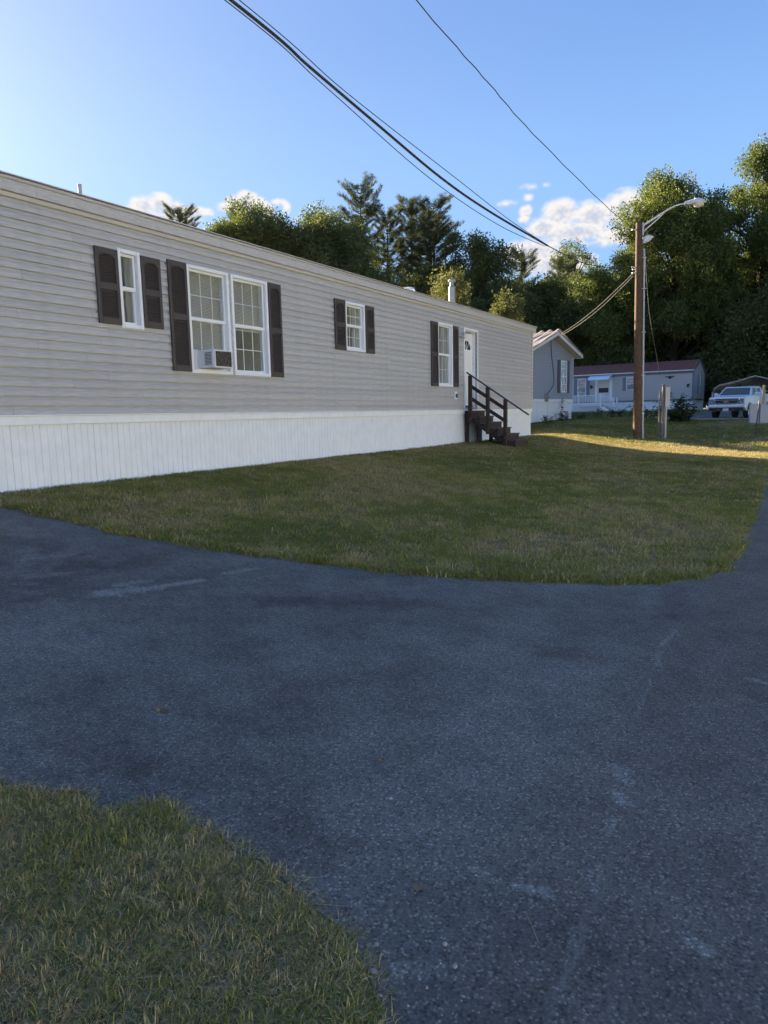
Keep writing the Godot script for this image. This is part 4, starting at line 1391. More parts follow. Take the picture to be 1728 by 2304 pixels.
func build_shade_lean_to() -> void:
	# unseen lean-to, added and shaped to shade the grass past the sunlit strip
	var g := ground(-12.6, -28.0)
	var t := thing("shade_lean_to", "unseen lean to shed added to shade the grass between the two homes", "shed", Vector3(-12.6, g, -28.4))
	var rf := MB.new()
	rf.prism(PackedVector2Array([Vector2(-24.9, 1.92), Vector2(-24.9, 2.0), Vector2(-32.2, 4.30), Vector2(-32.2, 4.22)]), Vector3.ZERO, Vector3(0, 0, 1), Vector3.UP, Vector3(1, 0, 0), -13.7, -11.7)
	part(t, "roof", rf, mats["pale ribbed roof metal"])
	var wl := MB.new()
	wl.prism(PackedVector2Array([Vector2(-25.0, g - 0.2), Vector2(-25.0, 1.94), Vector2(-32.1, 4.18), Vector2(-32.1, g - 0.2)]), Vector3.ZERO, Vector3(0, 0, 1), Vector3.UP, Vector3(1, 0, 0), -12.65, -12.55)
	part(t, "wall", wl, mat("added shed boards", lin(0.22, 0.18, 0.14), 0.85))
	for z in [-25.1, -28.4, -31.9]:
		var p := MB.new()
		p.box2(Vector3(-11.85, g - 0.3, z - 0.05), Vector3(-11.75, 1.90 + (-24.9 - z) * 0.312, z + 0.05))
		part(t, "post", p, mats["step wood"])

# ------------------------------------------------------------------ the red-roofed home
func build_red_home() -> void:
	var t := thing("red_roofed_home", "beige mobile home with a red metal roof and white porch across the lane", "mobile home", Vector3(-7.7, 1.3, -60.65), deg_to_rad(-4.0), "", false)
	var wm := mat("pale beige panels", lin(0.47, 0.44, 0.43), 0.65)
	var trim := mat("slate trim", lin(0.16, 0.18, 0.23), 0.6)
	var L := 20.0
	var D := 4.1
	var wall := MB.new()
	wall.prism(PackedVector2Array([Vector2(0, 0.82), Vector2(-D, 0.82), Vector2(-D, 3.12), Vector2(-D / 2, 3.92), Vector2(0, 3.12)]), Vector3.ZERO, Vector3(0, 0, 1), Vector3.UP, Vector3(-1, 0, 0), 0.0, L)
	part(t, "wall", wall, wm)
	var sk := MB.new()
	sk.box2(Vector3(-L + 0.02, -0.4, -D + 0.02), Vector3(-0.02, 0.80, -0.02))
	part(t, "skirting", sk, mats["white vinyl skirting"])
	var tb := MB.new()
	tb.box2(Vector3(-L, 0.80, 0.0), Vector3(0.03, 0.92, 0.03))
	tb.box2(Vector3(0.0, 0.80, -D), Vector3(0.03, 0.92, 0.0))
	tb.box2(Vector3(-L, 2.92, 0.001), Vector3(0.03, 3.16, 0.03))
	for z in [0.0, -D]:
		tb.box2(Vector3(-0.09, 0.921, z - 0.03), Vector3(0.035, 3.1, z + 0.035))
	tb.box2(Vector3(-0.12, 0.921, 0.001), Vector3(-0.09, 2.92, 0.032))
	part(t, "trim_boards", tb, trim)
	var roof := sub(t, "roof", Vector3(-L / 2, 3.12, -D / 2))
	var off := -Vector3(-L / 2, 3.12, -D / 2)
	var rm := mat("red roof metal", lin(0.21, 0.078, 0.064), 0.6, 0.0)
	for s in [-1.0, 1.0]:
		var sl := MB.new()
		var ez: float = -D / 2 + s * (D / 2 + 0.10)
		sl.prism(PackedVector2Array([Vector2(ez, 3.16), Vector2(ez, 3.20), Vector2(-D / 2, 4.06), Vector2(-D / 2, 4.02)]), off, Vector3(0, 0, 1), Vector3.UP, Vector3(-1, 0, 0), -0.06, L + 0.1)
		part(roof, "roof_slope", sl, rm)
		if s > 0.0:
			var up := Vector3(0, D / 2 + 0.1, 0.86).normalized()
			var x := -0.10
			while x > -L:
				var rb := MB.new()
				var a := off + Vector3(x, 3.21, ez)
				var b := off + Vector3(x, 4.065, -D / 2)
				rb.box((a + b) / 2, Vector3(0.045, 0.045, a.distance_to(b)), Basis(Vector3(1, 0, 0), up, Vector3(1, 0, 0).cross(up)))
				part(roof, "roof_rib", rb, mat("red roof rib", lin(0.26, 0.11, 0.09), 0.55, 0.0))
				x -= 0.40
		var rk := MB.new()
		rk.prism(PackedVector2Array([Vector2(ez, 3.04), Vector2(ez, 3.17), Vector2(-D / 2, 4.03), Vector2(-D / 2, 3.90)]), off, Vector3(0, 0, 1), Vector3.UP, Vector3(1, 0, 0), 0.02, 0.05)
		part(roof, "rake_board", rk, trim)
	var gu := MB.new()
	gu.bevel_box(off + Vector3(-L / 2, 3.15, 0.14), Vector3(L + 0.1, 0.08, 0.07), 0.01)
	part(roof, "gutter", gu, mats["rake white"])
	var slate := mat("slate shutter", lin(0.19, 0.22, 0.30), 0.6)
	var dim := mat("pale blind", lin(0.22, 0.24, 0.26), 0.9)
	small_window(t, "window", Vector3(-9.0, 1.35, 0.002), Vector3(1, 0, 0), Vector3(0, 0, 1), 0.75, 1.5, 1, 4, true, slate, dim)
	small_window(t, "window", Vector3(-4.75, 1.75, 0.002), Vector3(1, 0, 0), Vector3(0, 0, 1), 0.95, 1.05, 1, 2, true, slate, dim)
	small_window(t, "window", Vector3(0.002, 1.35, -D * 0.5), Vector3(0, 0, -1), Vector3(1, 0, 0), 0.65, 1.5, 1, 2, true, slate, dim)
	# door with white surround
	var d := sub(t, "door", Vector3(-7.1, 0.85, 0.0))
	var ds := MB.new()
	for q in [[-0.62, 1.05, 0.24, 2.1], [0.62, 1.05, 0.24, 2.1], [0.0, 2.06, 1.48, 0.1]]:
		ds.bevel_box(Vector3(q[0], q[1], 0.03), Vector3(q[2], q[3], 0.07), 0.008)
	part(d, "door_frame", ds, mats["white vinyl"])
	var dd := MB.new()
	dd.box(Vector3(0, 1.0, 0.02), Vector3(0.98, 2.0, 0.03))
	dd.box(Vector3(0, 0.45, 0.04), Vector3(0.86, 0.7, 0.015))
	part(d, "door_slab", dd, mat("storm door", lin(0.62, 0.62, 0.58), 0.5))
	var dg := MB.new()
	dg.box(Vector3(0, 0.98, 0.045), Vector3(0.82, 0.40, 0.01))
	part(d, "door_glass", dg, mat("dark door glass", lin(0.03, 0.04, 0.06), 0.1))
	# curved awning
	var aw := MB.new()
	var prof := PackedVector2Array([Vector2(0.0, 3.06), Vector2(0.45, 3.02), Vector2(0.85, 2.90), Vector2(1.08, 2.70), Vector2(1.08, 2.66), Vector2(0.83, 2.85), Vector2(0.44, 2.97), Vector2(0.0, 3.01)])
	aw.prism(prof, Vector3.ZERO, Vector3(0, 0, 1), Vector3.UP, Vector3(1, 0, 0), -8.15, -6.35)
	part(t, "awning", aw, mat("awning blue white", lin(0.60, 0.72, 0.82), 0.45))
	# small wall fittings: lamps, meter and the dark winged ornament
	var lp := MB.new()
	lp.bevel_box(Vector3(-8.15, 2.15, 0.10), Vector3(0.16, 0.28, 0.16), 0.03)
	part(t, "wall_lamp", lp, mat("black lamp", lin(0.03, 0.03, 0.035), 0.5))
	var l2 := MB.new()
	l2.bevel_box(Vector3(-0.42, 1.95, 0.06), Vector3(0.14, 0.26, 0.12), 0.03)
	l2.bevel_box(Vector3(-0.35, 2.06, 0.05), Vector3(0.16, 0.06, 0.06), 0.015)
	part(t, "wall_lamp", l2, mats["black lamp"])
	var me := MB.new()
	me.bevel_box(Vector3(-1.72, 1.35, 0.06), Vector3(0.22, 0.28, 0.12), 0.02)
	part(t, "meter", me, mat("meter case", lin(0.24, 0.245, 0.25), 0.5))
	var eg := MB.new()
	eg.prism(PackedVector2Array([Vector2(-0.42, 0.12), Vector2(-0.30, 0.09), Vector2(-0.12, 0.08), Vector2(-0.05, 0.12), Vector2(0.05, 0.12), Vector2(0.12, 0.08), Vector2(0.30, 0.09), Vector2(0.42, 0.12), Vector2(0.30, 0.01), Vector2(0.14, -0.02), Vector2(0.05, -0.13), Vector2(-0.05, -0.13), Vector2(-0.14, -0.02), Vector2(-0.30, 0.01)]), Vector3(-1.80, 2.66, 0.002), Vector3(1, 0, 0), Vector3.UP, Vector3(0, 0, 1), 0.0, 0.03)
	part(t, "winged_ornament", eg, mats["black lamp"])
	# porch: a separate deck standing against the home
	var p := thing("porch_deck", "white railed porch deck with lattice base and steps under the awning", "porch", Vector3(-7.7, 1.3, -60.65), deg_to_rad(-4.0), "", false)
	var wv: Material = mats["white vinyl"]
	var fl := MB.new()
	fl.box2(Vector3(-9.25, 0.48, 0.06), Vector3(-6.75, 0.64, 1.75))
	part(p, "deck_floor", fl, mat("deck white", lin(0.68, 0.70, 0.72), 0.6))
	for q in [[-9.2, 1.7], [-6.8, 1.7], [-9.2, 0.12], [-5.75, 1.7], [-5.75, 0.75]]:
		var ps := MB.new()
		var low := -0.3
		var hi := 1.52 if q[0] < -6.0 else 1.15
		ps.bevel_box(Vector3(q[0], (low + hi) / 2, q[1]), Vector3(0.12, hi - low, 0.12), 0.01)
		ps.bevel_box(Vector3(q[0], hi + 0.02, q[1]), Vector3(0.16, 0.05, 0.16), 0.015)
		part(p, "rail_post", ps, wv)
	for y in [0.74, 1.40]:
		var rl := MB.new()
		rl.box2(Vector3(-9.14, y - 0.03, 1.675), Vector3(-6.86, y + 0.03, 1.725))
		part(p, "rail", rl, wv)
		var r2 := MB.new()
		r2.box2(Vector3(-9.225, y - 0.03, 0.18), Vector3(-9.175, y + 0.03, 1.64))
		part(p, "rail", r2, wv)
		var r3 := MB.new()
		var a := Vector3(-6.74, y, 1.7)
		var b := Vector3(-5.81, y - 0.40, 1.7)
		var dir := (b - a).normalized()
		r3.box((a + b) / 2, Vector3(a.distance_to(b), 0.06, 0.05), Basis(dir, Vector3(0, 0, 1).cross(dir), Vector3(0, 0, 1)))
		part(p, "rail", r3, wv)
	for k in 16:
		var bl := MB.new()
		bl.box2(Vector3(-9.06 + k * 0.14 - 0.018, 0.77, 1.682), Vector3(-9.06 + k * 0.14 + 0.018, 1.37, 1.718))
		part(p, "baluster", bl, wv)
	for k in 6:
		var bl := MB.new()
		var x := -6.64 + k * 0.145
		var dy := (x + 6.74) * -0.43
		bl.box2(Vector3(x - 0.018, 0.77 + dy, 1.682), Vector3(x + 0.018, 1.37 + dy, 1.718))
		part(p, "baluster", bl, wv)
	# diagonal lattice, strips crossing both ways
	for s in [-1.0, 1.0]:
		for k in 21:
			var x0 := -9.3 + k * 0.14
			var pa := Vector3(x0, -0.12, 1.69 + 0.011 * s)
			var pb := Vector3(x0 + s * 0.56, 0.44, 1.69 + 0.011 * s)
			if minf(pa.x, pb.x) < -9.3 or maxf(pa.x, pb.x) > -6.75:
				continue
			var la := MB.new()
			var dir := (pb - pa).normalized()
			la.box((pa + pb) / 2, Vector3(pa.distance_to(pb), 0.045, 0.01), Basis(dir, Vector3(0, 0, 1).cross(dir), Vector3(0, 0, 1)))
			part(p, "lattice_slat", la, wv)
	for k in 4:
		var stp := MB.new()
		stp.box2(Vector3(-6.72 + k * 0.27, 0.40 - k * 0.18, 0.30), Vector3(-6.40 + k * 0.27, 0.46 - k * 0.18, 1.62))
		part(p, "step", stp, mats["deck white"])
	var sg := MB.new()
	sg.prism(PackedVector2Array([Vector2(-6.74, 0.46), Vector2(-6.5, 0.46), Vector2(-5.7, -0.15), Vector2(-6.0, -0.2), Vector2(-6.74, 0.2)]), Vector3(0, 0, 1.66), Vector3(1, 0, 0), Vector3.UP, Vector3(0, 0, 1), -0.03, 0.03)
	part(p, "stringer", sg, wv)

# ------------------------------------------------------------------ vehicles and carport
func wheel(parent: Node3D, at: Vector3, r: float, wd: float, m_rim: Material) -> void:
	var w := sub(parent, "wheel", at)
	var ty := MB.new()
	var side := Vector3(1.0 if at.x > 0 else -1.0, 0, 0)
	ty.lathe(PackedVector2Array([Vector2(r * 0.62, -wd / 2), Vector2(r * 0.95, -wd / 2), Vector2(r, -wd * 0.36), Vector2(r, wd * 0.36), Vector2(r * 0.95, wd / 2), Vector2(r * 0.62, wd / 2)]), Vector3.ZERO, side, 22)
	part(w, "tyre", ty, mat("tyre rubber", lin(0.018, 0.018, 0.02), 0.8))
	var rm := MB.new()
	rm.lathe(PackedVector2Array([Vector2(r * 0.62, -wd * 0.3), Vector2(r * 0.63, wd * 0.45), Vector2(r * 0.55, wd * 0.38), Vector2(r * 0.2, wd * 0.30), Vector2(r * 0.16, wd * 0.42), Vector2(0, wd * 0.43)]), Vector3.ZERO, side, 18)
	part(w, "rim", rm, m_rim)

func build_truck() -> void:
	var c := Vector3(-3.45, 0, -48.8)
	c.y = ground(c.x, c.z) + 0.014
	var t := thing("pickup_truck", "white pickup truck parked facing the road in front of the carport", "truck", c, deg_to_rad(-12.0), "", false)
	# local: +z forwards, middle of the wheelbase at z = 0
	var wp := mat("white car paint", lin(0.66, 0.69, 0.74), 0.25, 0.0, 0.5)
	wp.clearcoat_enabled = true
	wp.clearcoat = 0.6
	wp.clearcoat_roughness = 0.05
	var blk := mat("black trim", lin(0.02, 0.02, 0.022), 0.45)
	var gls := mat("dark car glass", lin(0.02, 0.024, 0.026), 0.05, 0.0, 0.6)
	var chrome := mat("chrome", lin(0.62, 0.63, 0.65), 0.15, 1.0)
	var b := MB.new()
	# lower body with wheel arches cut out of the outline
	var arch := func(poly: PackedVector2Array, cz: float) -> void:
		for k in 9:
			var an := PI * k / 8.0
			poly.append(Vector2(cz - cos(an) * 0.50, 0.42 + sin(an) * 0.50))
	var low := PackedVector2Array([Vector2(-2.85, 0.55), Vector2(-2.4, 0.42)])
	arch.call(low, -1.85)
	arch.call(low, 1.85)
	low.append_array([Vector2(2.45, 0.42), Vector2(2.82, 0.62), Vector2(2.86, 0.85), Vector2(2.82, 1.18), Vector2(2.68, 1.24), Vector2(1.35, 1.33), Vector2(-2.85, 1.30)])
	b.prism(low, Vector3.ZERO, Vector3(0, 0, 1), Vector3.UP, Vector3(1, 0, 0), -1.0, 1.0, 0.05)
	part(t, "body", b, wp)
	var cab := MB.new()
	cab_shape(cab, [[1.50, 1.30, 0.93], [0.70, 1.84, 0.74], [0.45, 1.88, 0.73], [-0.95, 1.88, 0.73], [-1.20, 1.80, 0.76], [-1.40, 1.30, 0.93]])
	part(t, "cab", cab, wp)
	var ws := MB.new()
	ws.quad_out(Vector3(-0.84, 1.36, 1.435), Vector3(0.84, 1.36, 1.435), Vector3(0.70, 1.80, 0.785), Vector3(-0.70, 1.80, 0.785), Vector3(0, 0.5, 1))
	part(t, "windshield", ws, gls)
	for s in [-1.0, 1.0]:
		for q in [[1.12, 0.58, 0.10], [0.02, 0.0, -0.80]]:
			var sw := MB.new()
			sw.quad_out(Vector3(s * 0.923, 1.36, q[0]), Vector3(s * 0.923, 1.36, q[2]), Vector3(s * 0.765, 1.78, q[2]), Vector3(s * 0.765, 1.78, q[1]), Vector3(s, 0.3, 0))
			part(t, "side_window", sw, gls)
		var mr := MB.new()
		mr.bevel_box(Vector3(s * 1.16, 1.40, 1.0), Vector3(0.28, 0.20, 0.13), 0.04)
		mr.bar(Vector3(s * 0.95, 1.36, 1.02), Vector3(s * 1.08, 1.36, 1.0), 0.025, 6)
		part(t, "side_mirror", mr, wp)
		var hl := sub(t, "headlight", Vector3(s * 0.79, 0.98, 2.86))
		var hm := MB.new()
		hm.bevel_box(Vector3.ZERO, Vector3(0.32, 0.30, 0.06), 0.02)
		part(hl, "headlight_glass", hm, mat("headlight glass", lin(0.16, 0.18, 0.2), 0.08))
		for q in [Vector3(-s * 0.09, 0.09, 0.02), Vector3(-s * 0.01, -0.06, 0.02)]:
			var rf := MB.new()
			rf.lathe(PackedVector2Array([Vector2(0.06, 0.0), Vector2(0.045, 0.02), Vector2(0.0, 0.025)]), q, Vector3(0, 0, 1), 12)
			part(hl, "reflector", rf, chrome)
	var gr := MB.new()
	gr.bevel_box(Vector3(0, 0.98, 2.86), Vector3(1.22, 0.32, 0.05), 0.015)
	part(t, "grille", gr, blk)
	for y in [1.05, 0.86]:
		var gb := MB.new()
		gb.bevel_box(Vector3(0, y, 2.885), Vector3(1.2, 0.055, 0.03), 0.01)
		part(t, "grille_bar", gb, mat("bronze chrome", lin(0.40, 0.36, 0.32), 0.25, 0.9))
	var em := MB.new()
	em.prism(PackedVector2Array([Vector2(-0.15, -0.025), Vector2(-0.07, -0.025), Vector2(-0.07, -0.055), Vector2(0.05, -0.055), Vector2(0.07, -0.025), Vector2(0.15, -0.025), Vector2(0.17, 0.025), Vector2(0.07, 0.025), Vector2(0.07, 0.055), Vector2(-0.05, 0.055), Vector2(-0.07, 0.025), Vector2(-0.17, 0.025)]), Vector3(0, 0.965, 2.90), Vector3(1, 0, 0), Vector3.UP, Vector3(0, 0, 1), 0.0, 0.02)
	part(t, "emblem", em, mat("gold emblem", lin(0.5, 0.42, 0.28), 0.3, 0.8))
	var bm := MB.new()
	bm.bevel_box(Vector3(0, 0.70, 2.84), Vector3(1.98, 0.16, 0.24), 0.04)
	part(t, "bumper", bm, wp)
	var bl := MB.new()
	bl.bevel_box(Vector3(0, 0.54, 2.80), Vector3(1.86, 0.15, 0.22), 0.03)
	part(t, "lower_valance", bl, blk)
	var lp := MB.new()
	lp.box(Vector3(0, 0.50, 2.92), Vector3(0.32, 0.16, 0.012))
	part(t, "license_plate", lp, mat("plate white", lin(0.6, 0.6, 0.6), 0.5))
	for s in [-1.0, 1.0]:
		var hk := MB.new()
		hk.bevel_box(Vector3(s * 0.42, 0.52, 2.93), Vector3(0.12, 0.05, 0.06), 0.012)
		part(t, "tow_hook", hk, chrome)
	for z in [1.85, -1.85]:
		for s in [-1.0, 1.0]:
			wheel(t, Vector3(s * 0.87, 0.40, z), 0.40, 0.26, chrome)
	var bed := MB.new()
	for s in [-1.0, 1.0]:
		bed.bevel_box(Vector3(s * 0.94, 1.36, -2.12), Vector3(0.10, 0.14, 1.44), 0.02)
	bed.bevel_box(Vector3(0, 1.36, -2.81), Vector3(1.78, 0.14, 0.08), 0.02)
	part(t, "bed_rail", bed, wp)

func cab_shape(mb: MB, sec: Array) -> void:
	# sections of z, top height and half width at that height, standing on the belt line
	var belt := 1.29
	var n := sec.size()
	for i in n - 1:
		var a: Array = sec[i]
		var b: Array = sec[i + 1]
		for s in [-1.0, 1.0]:
			mb.quad_out(Vector3(s * 0.94, belt, a[0]), Vector3(s * 0.94, belt, b[0]), Vector3(s * b[2], b[1], b[0]), Vector3(s * a[2], a[1], a[0]), Vector3(s, 0.3, 0))
		mb.quad_out(Vector3(-a[2], a[1], a[0]), Vector3(a[2], a[1], a[0]), Vector3(b[2], b[1], b[0]), Vector3(-b[2], b[1], b[0]), Vector3(0, 1, 0.4 if i == 0 else 0.0))

func build_carport() -> void:
	var o := Vector3(-3.25, 0, -57.5)
	o.y = ground(o.x, o.z)
	var t := thing("carport", "white metal carport with rounded eaves behind the pickup truck", "carport", o, 0.0, "", false)
	var m := mat("carport white", lin(0.55, 0.56, 0.54), 0.5)
	var hw := 2.75
	var shape := [Vector3(-hw, -0.1, 0), Vector3(-hw, 1.25, 0), Vector3(-hw + 0.10, 1.55, 0), Vector3(-hw + 0.45, 1.78, 0), Vector3(-1.2, 2.02, 0), Vector3(0, 2.36, 0), Vector3(1.2, 2.02, 0), Vector3(hw - 0.45, 1.78, 0), Vector3(hw - 0.10, 1.55, 0), Vector3(hw, 1.25, 0), Vector3(hw, -0.1, 0)]
	for z in [0.0, -1.8, -3.6, -5.4]:
		var h := MB.new()
		var pts := PackedVector3Array()
		for q in shape:
			pts.append(q + Vector3(0, 0, z))
		h.tube(pts, PackedFloat32Array([0.045]), 8)
		part(t, "hoop", h, m)
	var rf := MB.new()
	for i in range(1, shape.size() - 2):
		var a: Vector3 = shape[i] + Vector3(0, 0.06, 0.12)
		var b: Vector3 = shape[i + 1] + Vector3(0, 0.06, 0.12)
		var a2 := a + Vector3(0, 0, -5.7)
		var b2 := b + Vector3(0, 0, -5.7)
		var up := Vector3(a.x + b.x, 3.0, 0)
		rf.quad_out(a, b, b2, a2, up)
		rf.quad_out(a - Vector3(0, 0.03, 0), b - Vector3(0, 0.03, 0), b2 - Vector3(0, 0.03, 0), a2 - Vector3(0, 0.03, 0), -up)
		rf.quad_out(a, b, b - Vector3(0, 0.03, 0), a - Vector3(0, 0.03, 0), Vector3(0, 0, 1))
	part(t, "roof_sheet", rf, m)
	var gp := MB.new()
	gp.prism(PackedVector2Array([Vector2(-1.25, 1.55), Vector2(2.4, 1.55), Vector2(2.4, 1.80), Vector2(1.2, 2.0), Vector2(0.0, 2.33), Vector2(-1.25, 1.98)]), Vector3(0, 0, -5.4), Vector3(1, 0, 0), Vector3.UP, Vector3(0, 0, 1), -0.02, 0.02)
	part(t, "gable_panel", gp, mat("carport panel", lin(0.40, 0.40, 0.41), 0.6))
	# dark car sheltering under it
	var c := Vector3(-1.35, 0, -58.6)
	c.y = ground(c.x, c.z) + 0.01
	var car := thing("parked_car", "dark maroon car parked under the white carport beside the pickup", "car", c, deg_to_rad(-4.0), "", false)
	var red := mat("maroon paint", lin(0.045, 0.012, 0.014), 0.3)
	var b := MB.new()
	b.prism(PackedVector2Array([Vector2(-2.2, 0.35), Vector2(2.15, 0.32), Vector2(2.25, 0.62), Vector2(2.1, 0.86), Vector2(1.0, 1.0), Vector2(-2.15, 1.05), Vector2(-2.28, 0.7)]), Vector3.ZERO, Vector3(0, 0, 1), Vector3.UP, Vector3(1, 0, 0), -0.9, 0.9, 0.06)
	part(car, "body", b, red)
	var g := MB.new()
	g.prism(PackedVector2Array([Vector2(-2.0, 1.04), Vector2(1.1, 1.0), Vector2(0.35, 1.50), Vector2(-1.5, 1.55)]), Vector3.ZERO, Vector3(0, 0, 1), Vector3.UP, Vector3(1, 0, 0), -0.74, 0.74, 0.08)
	part(car, "cabin_glass", g, mats["dark car glass"])
	for s in [-1.0, 1.0]:
		var hl := MB.new()
		hl.bevel_box(Vector3(s * 0.66, 0.70, 2.18), Vector3(0.36, 0.14, 0.10), 0.03)
		part(car, "headlight", hl, mats["headlight glass"])
	for z in [1.35, -1.35]:
		for s in [-1.0, 1.0]:
			wheel(car, Vector3(s * 0.80, 0.33, z), 0.33, 0.2, mats["chrome"])

# ------------------------------------------------------------------ trees and plants
func leaf_clump(seed_: int, n: int, rad: float, ln: float, wd: float) -> ArrayMesh:
	var r := RandomNumberGenerator.new()
	r.seed = seed_
	var mb := MB.new()
	mb.use_col = true
	for i in n:
		var p := Vector3(r.randfn(), r.randfn(), r.randfn()).normalized() * rad * pow(r.randf(), 0.5)
		var d := (p.normalized() + Vector3(r.randfn(), r.randfn() - 0.5, r.randfn()) * 0.7).normalized()
		var s := d.cross(Vector3(r.randfn(), r.randfn(), r.randfn())).normalized()
		var l := ln * r.randf_range(0.7, 1.3)
		var w := wd * r.randf_range(0.7, 1.2) * 0.5
		var k := s.cross(d) * l * 0.12
		mb.tri(p, p + d * l * 0.45 + s * w + k, p + d * l)
		mb.tri(p, p + d * l, p + d * l * 0.45 - s * w + k)
		var t := r.randf_range(0.6, 1.0)
		for j in 6:
			mb.col.append(Color(t, t, t))
	return mb.mesh()

func needle_spray(seed_: int, n: int, ln: float, wd: float) -> ArrayMesh:
	# a flat plume of needle tufts reaching along +z
	var r := RandomNumberGenerator.new()
	r.seed = seed_
	var mb := MB.new()
	mb.use_col = true
	for i in n:
		var u := r.randf()
		var p := Vector3(r.randfn() * 0.09, r.randfn() * 0.035, u * 0.75)
		var d := Vector3(r.randfn() * 0.75, r.randfn() * 0.35 + 0.25, r.randf_range(0.2, 1.0)).normalized()
		var l := ln * r.randf_range(0.7, 1.2)
		var s := d.cross(Vector3(r.randfn(), 1.0, r.randfn())).normalized() * wd * 0.5
		mb.tri(p - s, p + s, p + d * l)
		var t := r.randf_range(0.6, 1.0)
		for j in 3:
			mb.col.append(Color(t, t, t))
	return mb.mesh()

var leaf_meshes := []
var spray_meshes := []

func broad_tree(called: String, label: String, at: Vector3, top: float, rad: float, low: float, count: int, c0: Color, c1: Color, seed_: int, group := "", airy := 0.0, clump := 1.0, trunk_r := 0.0, stretch := 1.0) -> void:
	at.y = ground(at.x, at.z)
	var h := top - at.y
	var r := RandomNumberGenerator.new()
	r.seed = seed_
	var t := thing(called, label, "tree", at, 0.0, group, false)
	var tr := trunk_r if trunk_r > 0.0 else 0.018 * h
	var mid := Vector3(0, (low + h) * 0.5, 0)
	var ext := Vector3(rad, (h - low) * 0.5, rad * stretch)
	var lobes := []
	var nl := int(clampf(10.0 + rad * 7.0, 12.0, 54.0))
	for i in nl:
		var d := Vector3(r.randfn(), r.randfn() * 0.9 + 0.1, r.randfn()).normalized()
		var f := r.randf_range(0.40, 0.92)
		var rr := minf(rad, ext.y) * r.randf_range(0.15, 0.38)
		lobes.append([mid + d * ext * f, rr])
	lobes.append([Vector3(r.randf_range(-0.3, 0.3) * rad, h - minf(rad, ext.y) * 0.28, 0), minf(rad, ext.y) * 0.28])
	# trunk and limbs
	var mb := MB.new()
	var lean := Vector3(r.randf_range(-0.03, 0.03), 0, r.randf_range(-0.03, 0.03)) * h
	var pts := PackedVector3Array([Vector3(0, -0.3, 0), Vector3(0, h * 0.15, 0), lean * 0.4 + Vector3(0, h * 0.4, 0), lean * 0.8 + Vector3(0, h * 0.7, 0), lean + Vector3(0, h * 0.92, 0)])
	mb.tube(pts, PackedFloat32Array([tr * 1.25, tr, tr * 0.8, tr * 0.45, tr * 0.1]), 8)
	part(t, "trunk", mb, mats["bark"])
	var lm := MB.new()
	for i in nl:
		var e: Vector3 = lobes[i][0]
		var sy := clampf(e.y - rad * 0.55, h * 0.12, h * 0.8)
		var s := Vector3(0, sy, 0) + lean * (sy / h)
		lm.tube(PackedVector3Array([s, s.lerp(e, 0.5) + Vector3(0, 0.06 * rad, 0), e]), PackedFloat32Array([tr * 0.4, tr * 0.22, tr * 0.06]), 5, false)
	part(t, "limbs", lm, mats["bark"])
	var xf := []
	var cols := PackedColorArray()
	var gap := noise(0.22, seed_ + 3, FastNoiseLite.TYPE_SIMPLEX_SMOOTH, 2)
	var tries := 0
	while xf.size() < count and tries < count * 4:
		tries += 1
		var lb: Array = lobes[r.randi() % lobes.size()]
		var d := Vector3(r.randfn(), r.randfn(), r.randfn()).normalized()
		var p: Vector3 = lb[0] + d * lb[1] * (1.0 if r.randf() < 0.18 else pow(r.randf(), 0.35)) * r.randf_range(0.85, 1.12)
		if p.y < low * 0.8:
			continue
		if gap.get_noise_3d(p.x * 2.2, p.y * 2.2, p.z * 2.2) < -0.34 + airy:
			continue
		var b := Basis(Vector3(r.randfn(), r.randfn(), r.randfn()).normalized(), r.randf() * TAU)
		xf.append(Transform3D(b.scaled(Vector3.ONE * clump * r.randf_range(0.7, 1.35)), p))
		cols.append(c0.lerp(c1, clampf(r.randf() * 0.7 + 0.5 * gap.get_noise_3d(p.x, p.y, p.z) + 0.15, 0.0, 1.0)))
	copies(t, "crown", leaf_meshes[seed_ % leaf_meshes.size()], mats["leaves"], xf, cols)

